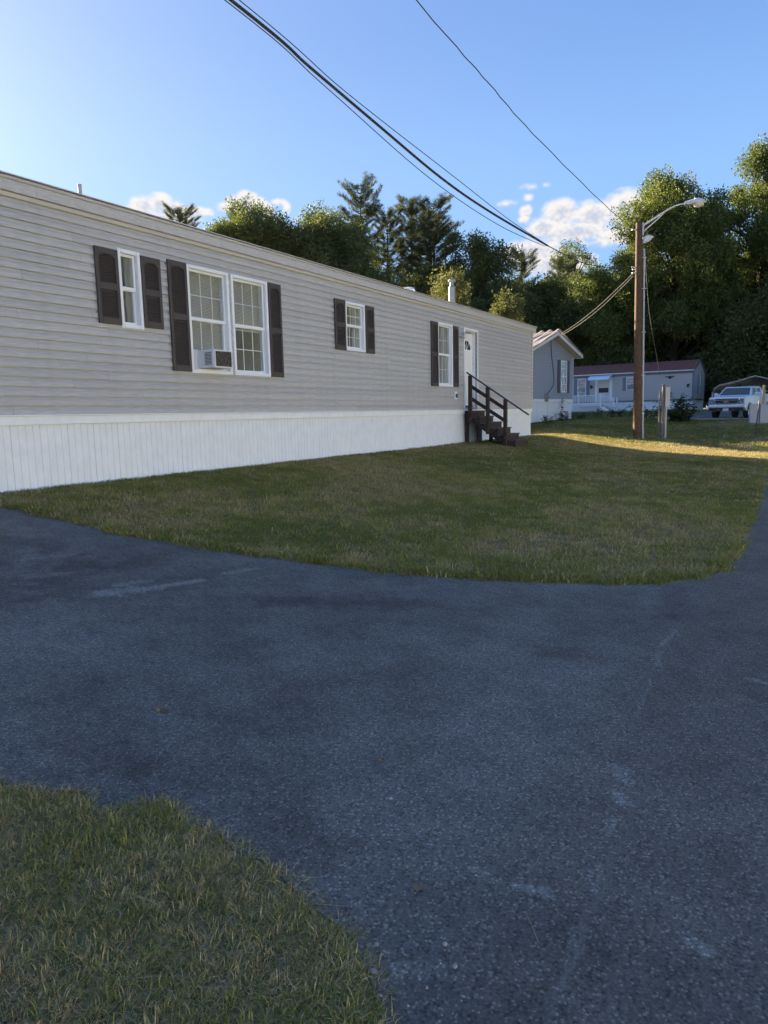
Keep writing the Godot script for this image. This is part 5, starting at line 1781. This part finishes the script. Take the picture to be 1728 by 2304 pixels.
func pine_tree(called: String, label: String, at: Vector3, top: float, rad: float, low: float, seed_: int, group := "", dens := 1.0) -> void:
	at.y = ground(at.x, at.z)
	var h := top - at.y
	var r := RandomNumberGenerator.new()
	r.seed = seed_
	var t := thing(called, label, "tree", at, 0.0, group, false)
	var tr := 0.014 * h
	var mb := MB.new()
	var bend := Vector3(r.randf_range(-0.3, 0.3), 0, r.randf_range(-0.3, 0.3))
	mb.tube(PackedVector3Array([Vector3(0, -0.3, 0), Vector3(0, h * 0.3, 0) + bend * 0.3, Vector3(0, h * 0.7, 0) + bend, Vector3(0, h * 0.99, 0) + bend]), PackedFloat32Array([tr * 1.2, tr, tr * 0.55, 0.02]), 8)
	part(t, "trunk", mb, mats["bark"])
	var br := MB.new()
	var xf := []
	var cols := PackedColorArray()
	var y := low
	while y < h - 0.3:
		var u := (y - low) / (h - low)
		var reach := rad * (0.35 + 0.65 * pow(1.0 - u, 0.75)) * (1.0 if u > 0.12 else 0.75)
		var n := 4 + r.randi() % 3
		var a0 := r.randf() * TAU
		for k in n:
			var an := a0 + TAU * k / n + r.randf_range(-0.4, 0.4)
			var l := reach * r.randf_range(0.55, 1.2)
			if r.randf() < 0.12:
				l *= 0.4
			var dir := Vector3(cos(an), 0, sin(an))
			var rise := lerpf(0.0, 0.65, u * u) + r.randf_range(-0.12, 0.16)
			var s := Vector3(0, y, 0) + bend * (y / h)
			var e := s + dir * l + Vector3(0, l * rise, 0)
			var m := s.lerp(e, 0.5) - Vector3(0, l * 0.05, 0)
			br.tube(PackedVector3Array([s, m, e]), PackedFloat32Array([0.05, 0.03, 0.01]), 4, false)
			var cnt := int(maxf(4.0, l * 6.5 * dens))
			for j in cnt:
				var f := pow(r.randf(), 0.6)
				f = lerpf(0.22, 1.0, f)
				var p := s.lerp(m, f * 2.0) if f < 0.5 else m.lerp(e, f * 2.0 - 1.0)
				var side := dir.cross(Vector3.UP)
				var w := r.randfn() * 0.20 * l * (1.15 - f)
				p += side * w + Vector3(0, r.randf_range(-0.05, 0.14), 0)
				var out := (dir + side * (w * 1.2 / maxf(l, 0.4)) + side * r.randfn() * 0.35 + Vector3(0, 0.15 + r.randf_range(-0.1, 0.35) + 0.6 * u, 0)).normalized()
				var b := Basis.looking_at(-out, Vector3.UP)
				xf.append(Transform3D(b.scaled(Vector3.ONE * r.randf_range(0.75, 1.35)), p))
				cols.append(Color(0.070, 0.090, 0.046).lerp(Color(0.130, 0.140, 0.066), r.randf()))
		y += lerpf(0.85, 0.45, u) * r.randf_range(0.6, 1.4)
	part(t, "branches", br, mats["bark"])
	copies(t, "needles", spray_meshes[seed_ % spray_meshes.size()], mats["needles"], xf, cols)

func leafy_plant(called: String, label: String, at: Vector3, stems: Array, leaf: float, c0: Color, c1: Color, seed_: int, cat := "plant", group := "") -> void:
	# stems: [x, z, height, lean x, lean z, leaves]
	at.y = ground(at.x, at.z)
	var r := RandomNumberGenerator.new()
	r.seed = seed_
	var t := thing(called, label, cat, at, 0.0, group, false)
	var sm := MB.new()
	var lf := MB.new()
	lf.use_col = true
	for s in stems:
		var a := Vector3(s[0], -0.05, s[1])
		var e := Vector3(s[0] + s[3], s[2], s[1] + s[4])
		var m := a.lerp(e, 0.55) + Vector3(0, s[2] * 0.08, 0)
		sm.tube(PackedVector3Array([a, m, e]), PackedFloat32Array([0.014, 0.010, 0.004]), 5, false)
		for k in int(s[5]):
			var f := r.randf_range(0.15, 1.0)
			var p := a.lerp(m, f * 2.0) if f < 0.5 else m.lerp(e, f * 2.0 - 1.0)
			var an := r.randf() * TAU
			var d := Vector3(cos(an), r.randf_range(-0.35, 0.5), sin(an)).normalized()
			var w := d.cross(Vector3.UP).normalized() * leaf * 0.30 * r.randf_range(0.8, 1.2)
			var l := leaf * r.randf_range(0.6, 1.2)
			var tip := p + d * l - Vector3(0, l * 0.25, 0)
			var mid := p + d * l * 0.5
			var c := c0.lerp(c1, r.randf())
			lf.tri(p, mid + w, tip)
			lf.tri(p, tip, mid - w)
			for j in 6:
				lf.col.append(c)
	part(t, "stems", sm, mats["plant stem"])
	part(t, "leaves", lf, mats["leaves"], "stuff")

func build_trees() -> void:
	for k in 3:
		leaf_meshes.append(leaf_clump(300 + k, 22, 0.46, 0.19, 0.12))
		spray_meshes.append(needle_spray(400 + k, 64, 0.24, 0.022))
	var lf := mat("leaves", lin(1, 1, 1), 0.6, 0.0, 0.3)
	lf.vertex_color_use_as_albedo = true
	lf.backlight_enabled = true
	lf.backlight = lin(0.6, 0.66, 0.3)
	var nd := mat("needles", lin(1, 1, 1), 0.65, 0.0, 0.25)
	nd.vertex_color_use_as_albedo = true
	nd.backlight_enabled = true
	nd.backlight = lin(0.35, 0.4, 0.2)
	var bk := mat("bark", lin(0.10, 0.075, 0.055), 0.95)
	with_tex(bk, grey_tex(noise(0.04, 63), 128, 128, 0.5, 1.0), Vector3(2.5, 0.6, 2.5))
	mat("plant stem", lin(0.06, 0.07, 0.03), 0.8)
	var oak0 := Color(0.105, 0.135, 0.055)
	var oak1 := Color(0.205, 0.220, 0.085)
	var map0 := Color(0.105, 0.140, 0.042)
	var map1 := Color(0.225, 0.245, 0.070)
	# woods behind the grey home
	pine_tree("pine_tree", "small distant pine poking up beside a cloud over the grey roof", Vector3(-67.0, 0, -64.0), 26.4, 3.4, 12.0, 501)
	broad_tree("oak_tree", "broad round oak crown rising over the grey roof, below the two clouds", Vector3(-47.6, 0, -52.6), 21.9, 5.2, 9.0, 4600, oak0, oak1, 511)
	broad_tree("oak_tree", "oak with a ragged top beside the broad round oak behind the grey roof", Vector3(-44.6, 0, -54.2), 21.2, 5.4, 9.0, 3800, oak0, oak1, 512)
	broad_tree("oak_tree", "low dark oak between the ragged oak and the tallest pine", Vector3(-40.6, 0, -57.0), 21.0, 5.4, 7.0, 3600, oak0, oak1, 513)
	broad_tree("oak_tree", "thin topped oak just beside the tallest pine", Vector3(-37.4, 0, -56.0), 19.0, 4.6, 6.0, 2800, oak0, oak1, 514, "", 0.05)
	pine_tree("pine_tree", "pointed young conifer top standing out of the oaks over the roof", Vector3(-50.5, 0, -56.5), 22.4, 1.8, 12.0, 502)
	pine_tree("pine_tree", "tallest white pine with long level boughs above the woods", Vector3(-40.8, 0, -64.4), 24.6, 3.7, 8.0, 503, "", 1.05)
	pine_tree("pine_tree", "bushy mid height pine close beside the tallest pine", Vector3(-39.2, 0, -67.3), 22.6, 3.2, 7.0, 504, "", 1.15)
	pine_tree("pine_tree", "white pine of the twin pair, its neighbour touching it", Vector3(-38.2, 0, -70.4), 24.2, 3.4, 8.0, 505, "", 1.05)
	pine_tree("pine_tree", "outer white pine of the twin pair with boughs sweeping over open sky", Vector3(-36.2, 0, -71.6), 24.0, 4.0, 8.0, 506, "", 1.0)
	pine_tree("pine_tree", "dark stout pine filling the gap below the twin pines", Vector3(-33.8, 0, -66.0), 20.5, 3.4, 4.0, 507, "", 1.5)
	broad_tree("oak_tree", "dark green oak dome under the twin pines", Vector3(-31.8, 0, -65.8), 19.2, 3.8, 2.0, 3000, oak0, oak1, 515)
	broad_tree("oak_tree", "wide dark oak with a feathery top behind the chimney pipe", Vector3(-27.3, 0, -64.5), 18.3, 4.0, 2.0, 3200, oak0, oak1, 516)
	pine_tree("pine_tree", "small lone pine in the sky gap beside the lacy tree", Vector3(-27.0, 0, -75.0), 18.4, 2.4, 8.0, 508)
	broad_tree("lacy_tree", "lacy half bare tree with cloud showing through its crown", Vector3(-25.3, 0, -88.5), 22.2, 4.8, 5.0, 1150, oak0, oak1, 517, "", 0.38)
	pine_tree("pine_tree", "dark blunt fir top below the lacy tree", Vector3(-23.6, 0, -79.5), 17.6, 2.4, 4.0, 509, "", 1.5)
	# woods behind the red-roofed home and the truck
	broad_tree("maple_tree", "great round sunlit maple behind the street lamp", Vector3(-10.6, 0, -69.5), 22.4, 5.6, 2.0, 6800, map0, map1, 521)
	broad_tree("maple_tree", "lower yellow green maple bulging beside the great maple over the pole", Vector3(-14.6, 0, -67.5), 15.6, 3.6, 2.0, 3400, map0, map1, 522)
	broad_tree("maple_tree", "tall open crowned maple reaching out of the picture past the street lamp", Vector3(-4.4, 0, -73.5), 24.2, 5.0, 3.0, 4600, map0, map1, 523, "", 0.12)
	var fill := [[-22.0, -70.0, 14.5, 4.2], [-17.8, -73.0, 15.2, 4.2], [-19.5, -78.0, 16.5, 4.5], [-13.0, -76.0, 15.0, 5.0], [-8.0, -76.5, 14.5, 5.0], [-3.5, -68.0, 11.5, 3.8], [-24.5, -66.0, 13.0, 3.6], [-28.5, -68.5, 15.0, 4.2], [-33.0, -74.0, 16.0, 4.5], [-37.0, -62.0, 14.5, 4.0],
		[-0.5, -76.0, 17.0, 5.0], [-10.5, -82.0, 18.0, 6.0], [-4.0, -84.0, 19.0, 6.0], [-17.0, -84.0, 17.0, 6.0], [-45.0, -62.0, 16.0, 5.0], [-52.0, -60.0, 17.0, 5.0], [-29.5, -80.0, 17.0, 5.0]]
	for i in fill.size():
		var f: Array = fill[i]
		broad_tree("forest_tree", "dense dark broad leaved tree in the woods behind the homes", Vector3(f[0], 0, f[1]), f[2], f[3], 0.6, int(f[3] * 560), oak0, oak1, 600 + i, "trees of the dark woods behind the homes", -0.2, 1.25, 0.0, 0.8)
	# low growth that closes the foot of the woods
	for i in 16:
		var x := -40.0 + i * 2.75
		var z := -67.5 - (i % 3) * 2.2 + (4.0 if x < -28.0 else 0.0)
		broad_tree("understory_tree", "short leafy understory tree at the foot of the dark woods", Vector3(x, 0, z), 6.2 + (i * 7 % 4) * 0.8, 2.3, 0.1, 900, oak0, oak1, 640 + i, "understory along the dark woods", -0.3, 1.3)
	# young sunlit tree between the two homes
	var y0 := Color(0.11, 0.12, 0.048)
	var y1 := Color(0.20, 0.19, 0.08)
	broad_tree("young_tree", "young yellow green sunlit tree standing behind the chimney pipe", Vector3(-15.0, 0, -31.2), 8.6, 1.7, 2.2, 460, y0, y1, 531, "", 0.30, 0.5, 0.06)
	broad_tree("young_tree", "smaller sunlit sapling beyond the chimney, over the end of the grey roof", Vector3(-10.95, 0, -28.7), 6.6, 0.9, 3.0, 240, y0, y1, 532, "", 0.1, 0.5, 0.05)
	# woods across the road, mirrored in the panes of the grey home
	var right := [[8.0, -52.0, 16.0], [13.0, -44.0, 15.0], [16.0, -35.0, 17.0], [19.0, -27.0, 14.0], [21.0, -19.0, 18.0], [22.0, -10.0, 15.0], [5.0, -64.0, 18.0], [24.0, -1.0, 16.0]]
	for i in right.size():
		var f: Array = right[i]
		broad_tree("roadside_tree", "sunlit broad leaved tree across the road, mirrored in the window panes", Vector3(f[0], 0, f[1]), f[2], 4.4, 1.5, 1700, map0, map1, 660 + i, "trees across the road", 0.0, 1.3)

func build_bounce_homes() -> void:
	# unseen homes added across the road to bounce sunlight onto the shaded fronts
	var spots := [[-25.0, -4.5, "white", "long white mobile home added out of view across the road to bounce sunlight"], [1.0, 20.0, "cream", "pale mobile home added out of view next to the white one to bounce sunlight"]]
	for q in spots:
		var z0: float = q[0]
		var z1: float = q[1]
		var x0 := 11.3
		var t := thing("bounce_home", q[3], "mobile home", Vector3(x0, ground(x0, (z0 + z1) / 2), (z0 + z1) / 2))
		var wm := mat(q[2] + " siding", (lin(0.70, 0.75, 0.82) if q[2] == "white" else lin(0.70, 0.72, 0.72)), 0.6)
		var g := ground(x0, z0)
		var w := MB.new()
		w.prism(PackedVector2Array([Vector2(0, g + 0.8), Vector2(4.2, g + 0.8), Vector2(4.2, g + 3.3), Vector2(2.1, g + 4.0), Vector2(0, g + 3.3)]), Vector3(x0, 0, 0), Vector3(1, 0, 0), Vector3.UP, Vector3(0, 0, 1), z0, z1)
		part(t, "wall", w, wm)
		var sk := MB.new()
		sk.box2(Vector3(x0 + 0.02, g - 0.4, z0 + 0.02), Vector3(x0 + 4.18, g + 0.8, z1 - 0.02))
		part(t, "skirting", sk, mats["white vinyl skirting"])
		var rf := MB.new()
		rf.prism(PackedVector2Array([Vector2(-0.2, g + 3.25), Vector2(-0.2, g + 3.3), Vector2(2.1, g + 4.1), Vector2(4.4, g + 3.3), Vector2(4.4, g + 3.25), Vector2(2.1, g + 4.03)]), Vector3(x0, 0, 0), Vector3(1, 0, 0), Vector3.UP, Vector3(0, 0, 1), z0 - 0.2, z1 + 0.2)
		part(t, "roof", rf, mat("grey shingle", lin(0.16, 0.15, 0.15), 0.9))
		for k in 4:
			var zz := lerpf(z0, z1, (k + 0.5) / 4.0)
			var wn := MB.new()
			wn.bevel_box(Vector3(x0 - 0.02, g + 2.3, zz), Vector3(0.05, 1.2, 0.9), 0.01)
			part(t, "window", wn, mats["dark car glass"])
		var dr := MB.new()
		dr.bevel_box(Vector3(x0 - 0.02, g + 1.85, lerpf(z0, z1, 0.36)), Vector3(0.06, 2.05, 0.9), 0.01)
		part(t, "door", dr, mats["white vinyl"])

func build_plants() -> void:
	var g0 := Color(0.035, 0.055, 0.022)
	var g1 := Color(0.070, 0.090, 0.030)
	var r := RandomNumberGenerator.new()
	r.seed = 31
	var stems := []
	for i in 34:
		var a := r.randf() * TAU
		var d := r.randf()
		stems.append([cos(a) * 0.35 * d, sin(a) * 0.35 * d, r.randf_range(0.65, 1.35) * (1.1 - 0.35 * d), cos(a) * 0.75 * d, sin(a) * 0.75 * d, 24])
	leafy_plant("leafy_bush", "dark round leafy bush behind the meter post", Vector3(-5.1, 0, -36.4), stems, 0.20, g0, g1, 71, "bush")
	stems = []
	for i in 9:
		var a := r.randf() * TAU
		stems.append([cos(a) * 0.2, sin(a) * 0.2, r.randf_range(0.7, 1.15), cos(a) * 0.7, sin(a) * 0.5, 9])
	leafy_plant("arching_bush", "sparse arching bush of drooping leaves between the pole and the meter post", Vector3(-6.85, 0, -37.2), stems, 0.26, g0, g1, 72, "bush")
	leafy_plant("tall_weed", "tall broad leaved weed growing against the white skirting of the gabled home", Vector3(-10.62, 0, -35.15), [[0, 0, 1.15, 0.06, -0.1, 26], [0.05, 0.1, 0.55, 0.15, 0.2, 12], [0.05, -0.1, 0.5, 0.15, -0.2, 12]], 0.20, g0, g1, 73, "weed")
	for i in 12:
		var u := i / 11.0
		var p := Vector3(-11.05, 0, -32.5).lerp(Vector3(-10.3, 0, -37.4), u) + Vector3(0.25 + r.randf() * 0.35, 0, 0)
		var st := []
		for k in 4:
			st.append([r.randf_range(-0.1, 0.1), r.randf_range(-0.1, 0.1), r.randf_range(0.18, 0.42), r.randf_range(-0.15, 0.15), r.randf_range(-0.15, 0.15), 9])
		leafy_plant("low_weed", "knee high weed tuft along the skirting of the gabled home", p, st, 0.13, g0, g1, 80 + i, "weed", "weeds along the gabled home")
	for i in 5:
		var p := Vector3(-9.6 + i * 0.5, 0, -38.6 - i * 0.5)
		var st := []
		for k in 7:
			st.append([r.randf_range(-0.25, 0.25), r.randf_range(-0.2, 0.2), r.randf_range(0.3, 0.6), r.randf_range(-0.2, 0.2), r.randf_range(-0.2, 0.2), 11])
		leafy_plant("weed_patch", "rank green weeds at the far corner of the gabled home", p, st, 0.16, g0, g1, 95 + i, "weed", "weeds past the gabled home")

# ------------------------------------------------------------------ sky
func sky_panorama(sun: Vector3) -> ImageTexture:
	var w := 512
	var h := 256
	var im := Image.create(w, h, false, Image.FORMAT_RGBF)
	for y in h:
		for x in w:
			var az := (x + 0.5) / w * TAU
			var el := (0.5 - (y + 0.5) / h) * PI
			var d := Vector3(sin(az) * cos(el), sin(el), -cos(az) * cos(el))
			im.set_pixel(x, y, air(d, sun))
	im.resize(4096, 2048, Image.INTERPOLATE_CUBIC)
	# cumulus near the horizon: lobes of azimuth, elevation, half width, half height (degrees)
	var lobes := [
		[-16.9, 14.6, 1.5, 0.95, 1.0], [-14.6, 14.2, 1.7, 1.0, 1.0], [-12.3, 14.6, 1.6, 1.1, 1.0], [-18.2, 13.6, 1.3, 0.9, 1.0], [-16.0, 13.2, 3.2, 0.8, 1.0], [-11.0, 13.4, 2.2, 1.3, 1.0], [-12.5, 12.6, 3.0, 0.7, 0.8],
		[-19.6, 14.85, 0.55, 0.45, 0.8], [-19.65, 14.3, 0.5, 0.3, 0.7], [-19.5, 15.75, 0.5, 0.26, 0.55], [-19.4, 16.45, 0.7, 0.24, 0.45], [-21.0, 15.45, 0.7, 0.26, 0.5], [-18.0, 16.5, 0.4, 0.15, 0.25], [-20.3, 15.4, 0.4, 0.2, 0.35],
		[-19.0, 12.0, 2.6, 0.9, 1.0], [-17.5, 11.0, 3.2, 0.9, 1.0],
		[-48.6, 15.4, 1.2, 0.6, 1.0], [-47.4, 15.55, 1.0, 0.75, 1.0], [-46.4, 15.3, 0.8, 0.55, 0.9], [-49.6, 14.8, 1.0, 0.5, 0.9], [-44.9, 15.15, 1.5, 0.36, 0.8], [-47.0, 14.6, 2.6, 0.5, 0.8],
		[-41.9, 15.85, 0.9, 0.5, 1.0], [-41.0, 16.2, 0.8, 0.6, 1.0], [-40.2, 15.7, 0.8, 0.6, 0.95], [-39.6, 15.3, 0.6, 0.6, 0.85], [-42.6, 15.5, 0.9, 0.4, 0.8], [-38.5, 16.0, 0.7, 0.22, 0.55], [-38.0, 15.6, 0.3, 0.5, 0.5], [-37.4, 14.8, 0.5, 0.25, 0.3], [-40.2, 14.6, 1.6, 0.5, 0.8]]
	var n1 := noise(0.45, 91, FastNoiseLite.TYPE_SIMPLEX_SMOOTH, 6)
	var n2 := noise(1.6, 92, FastNoiseLite.TYPE_SIMPLEX_SMOOTH, 4)
	var px := 4096.0 / 360.0
	for y in range(int((90.0 - 18.5) * px), int((90.0 - 9.0) * px)):
		for x in range(int((360.0 - 54.0) * px), int((360.0 - 6.0) * px)):
			var az := (x + 0.5) / px - 360.0
			var el := 90.0 - (y + 0.5) / px
			if az > -35.0 and az < -24.0:
				continue
			var f := 0.0
			var upper := 0.0
			for l in lobes:
				var q := Vector2((az - l[0]) / (l[2] * 1.12), (el - l[1]) / (l[3] * 1.12))
				var s := 1.0 - q.length()
				if s > -0.8:
					var v: float = l[4] * s
					if v > f:
						f = v
						upper = q.y
			if f <= -0.6:
				continue
			var e := n1.get_noise_2d(az * 1.1, el * 1.8)
			var e2 := n2.get_noise_2d(az * 1.2, el * 1.9)
			var dens := smoothstep(-0.10, 0.48, f + 0.34 * e + 0.12 * e2)
			if dens <= 0.0 or f <= 0.0:
				continue
			# body of the cloud: white billows, greyer in its thick base
			var lit := clampf(0.80 + 0.30 * upper + 0.35 * e2 + 0.25 * e - 0.35 * smoothstep(0.35, 0.95, f), 0.30, 1.1)
			var c := Color(0.62, 0.66, 0.80).lerp(Color(1.02, 0.96, 0.90), smoothstep(0.3, 0.95, lit)) / EXPO
			var base := im.get_pixel(x, y)
			im.set_pixel(x, y, base.lerp(c, dens * 0.96))
	return ImageTexture.create_from_image(im)

func air(d: Vector3, sun: Vector3) -> Color:
	var el := rad_to_deg(asin(clampf(d.y, -1.0, 1.0)))
	var c: Color
	var z := Color(0.165, 0.36, 0.82)
	var m := Color(0.17, 0.365, 0.82)
	var l := Color(0.31, 0.58, 1.04)
	var hz := Color(0.54, 0.78, 1.08)
	if el > 30.0:
		c = m.lerp(z, smoothstep(30.0, 80.0, el))
	elif el > 12.0:
		c = l.lerp(m, smoothstep(12.0, 30.0, el))
	else:
		c = hz.lerp(l, smoothstep(0.0, 12.0, el))
	var a := rad_to_deg(d.angle_to(sun))
	var glow := 0.85 * exp(-a / 15.0) + 0.10 * exp(-a / 40.0)
	c += Color(1.0, 0.93, 0.80) * glow
	if el < 0.0:
		c = c.lerp(Color(0.12, 0.12, 0.09), smoothstep(0.0, -6.0, el))
	return Color(c.r / EXPO, c.g / EXPO, c.b / EXPO)

# ------------------------------------------------------------------
func _ready() -> void:
	var cam := Camera3D.new()
	cam.name = "camera"
	add_child(cam)
	cam.position = Vector3(0, 1.5, 0)
	cam.basis = Basis(Vector3.UP, deg_to_rad(31.003)) * Basis(Vector3.RIGHT, deg_to_rad(-7.927)) * Basis(Vector3.BACK, deg_to_rad(-1.254))
	cam.fov = 72.39
	cam.near = 0.05
	cam.far = 1200.0
	cam.current = true
	# evening sun, low behind the homes
	var az := deg_to_rad(73.0)
	var el := deg_to_rad(20.0)
	var to_sun := Vector3(-sin(az) * cos(el), sin(el), -cos(az) * cos(el))
	var we := WorldEnvironment.new()
	we.name = "surroundings"
	var env := Environment.new()
	env.background_mode = Environment.BG_SKY
	var sky := Sky.new()
	var sm := PanoramaSkyMaterial.new()
	sm.panorama = sky_panorama(to_sun)
	sky.sky_material = sm
	env.sky = sky
	env.tonemap_mode = Environment.TONE_MAPPER_LINEAR
	env.tonemap_exposure = EXPO
	env.sdfgi_enabled = true
	env.ssao_enabled = true
	env.ssil_enabled = true
	we.environment = env
	add_child(we)
	var sun := DirectionalLight3D.new()
	sun.name = "sun"
	add_child(sun)
	sun.look_at_from_position(Vector3.ZERO, -to_sun, Vector3.UP)
	sun.light_energy = 1.6
	sun.light_color = Color(1.0, 0.93, 0.80)
	sun.light_angular_distance = 0.55
	sun.shadow_enabled = true

	mat("white vinyl", lin(0.80, 0.81, 0.83), 0.4)
	var gl := mat("window glass", lin(0.9, 0.95, 0.95, 0.06), 0.02, 0.0, 0.6)
	gl.transparency = BaseMaterial3D.TRANSPARENCY_ALPHA
	mat("blind slats", lin(0.42, 0.41, 0.34), 0.6)
	mat("curtain cloth", lin(0.36, 0.37, 0.33), 0.9)
	mat("shutter brown", lin(0.066, 0.054, 0.050), 0.5, 0.0, 0.4)
	var sw := mat("step wood", lin(0.075, 0.045, 0.034), 0.8)
	with_tex(sw, grey_tex(noise(0.03, 64), 128, 128, 0.55, 1.0), Vector3(2.0, 2.0, 2.0))
	var tw := mat("worn tread wood", lin(0.10, 0.085, 0.075), 0.85)
	with_tex(tw, grey_tex(noise(0.03, 65), 128, 128, 0.6, 1.0), Vector3(2.0, 2.0, 2.0))

	build_ground()
	build_asphalt()
	build_home()
	build_steps()
	build_air_conditioner()
	build_pole()
	build_utilities()
	build_gabled_home()
	build_red_home()
	build_truck()
	build_carport()
	build_bounce_homes()
	build_trees()
	build_plants()
	build_grass()
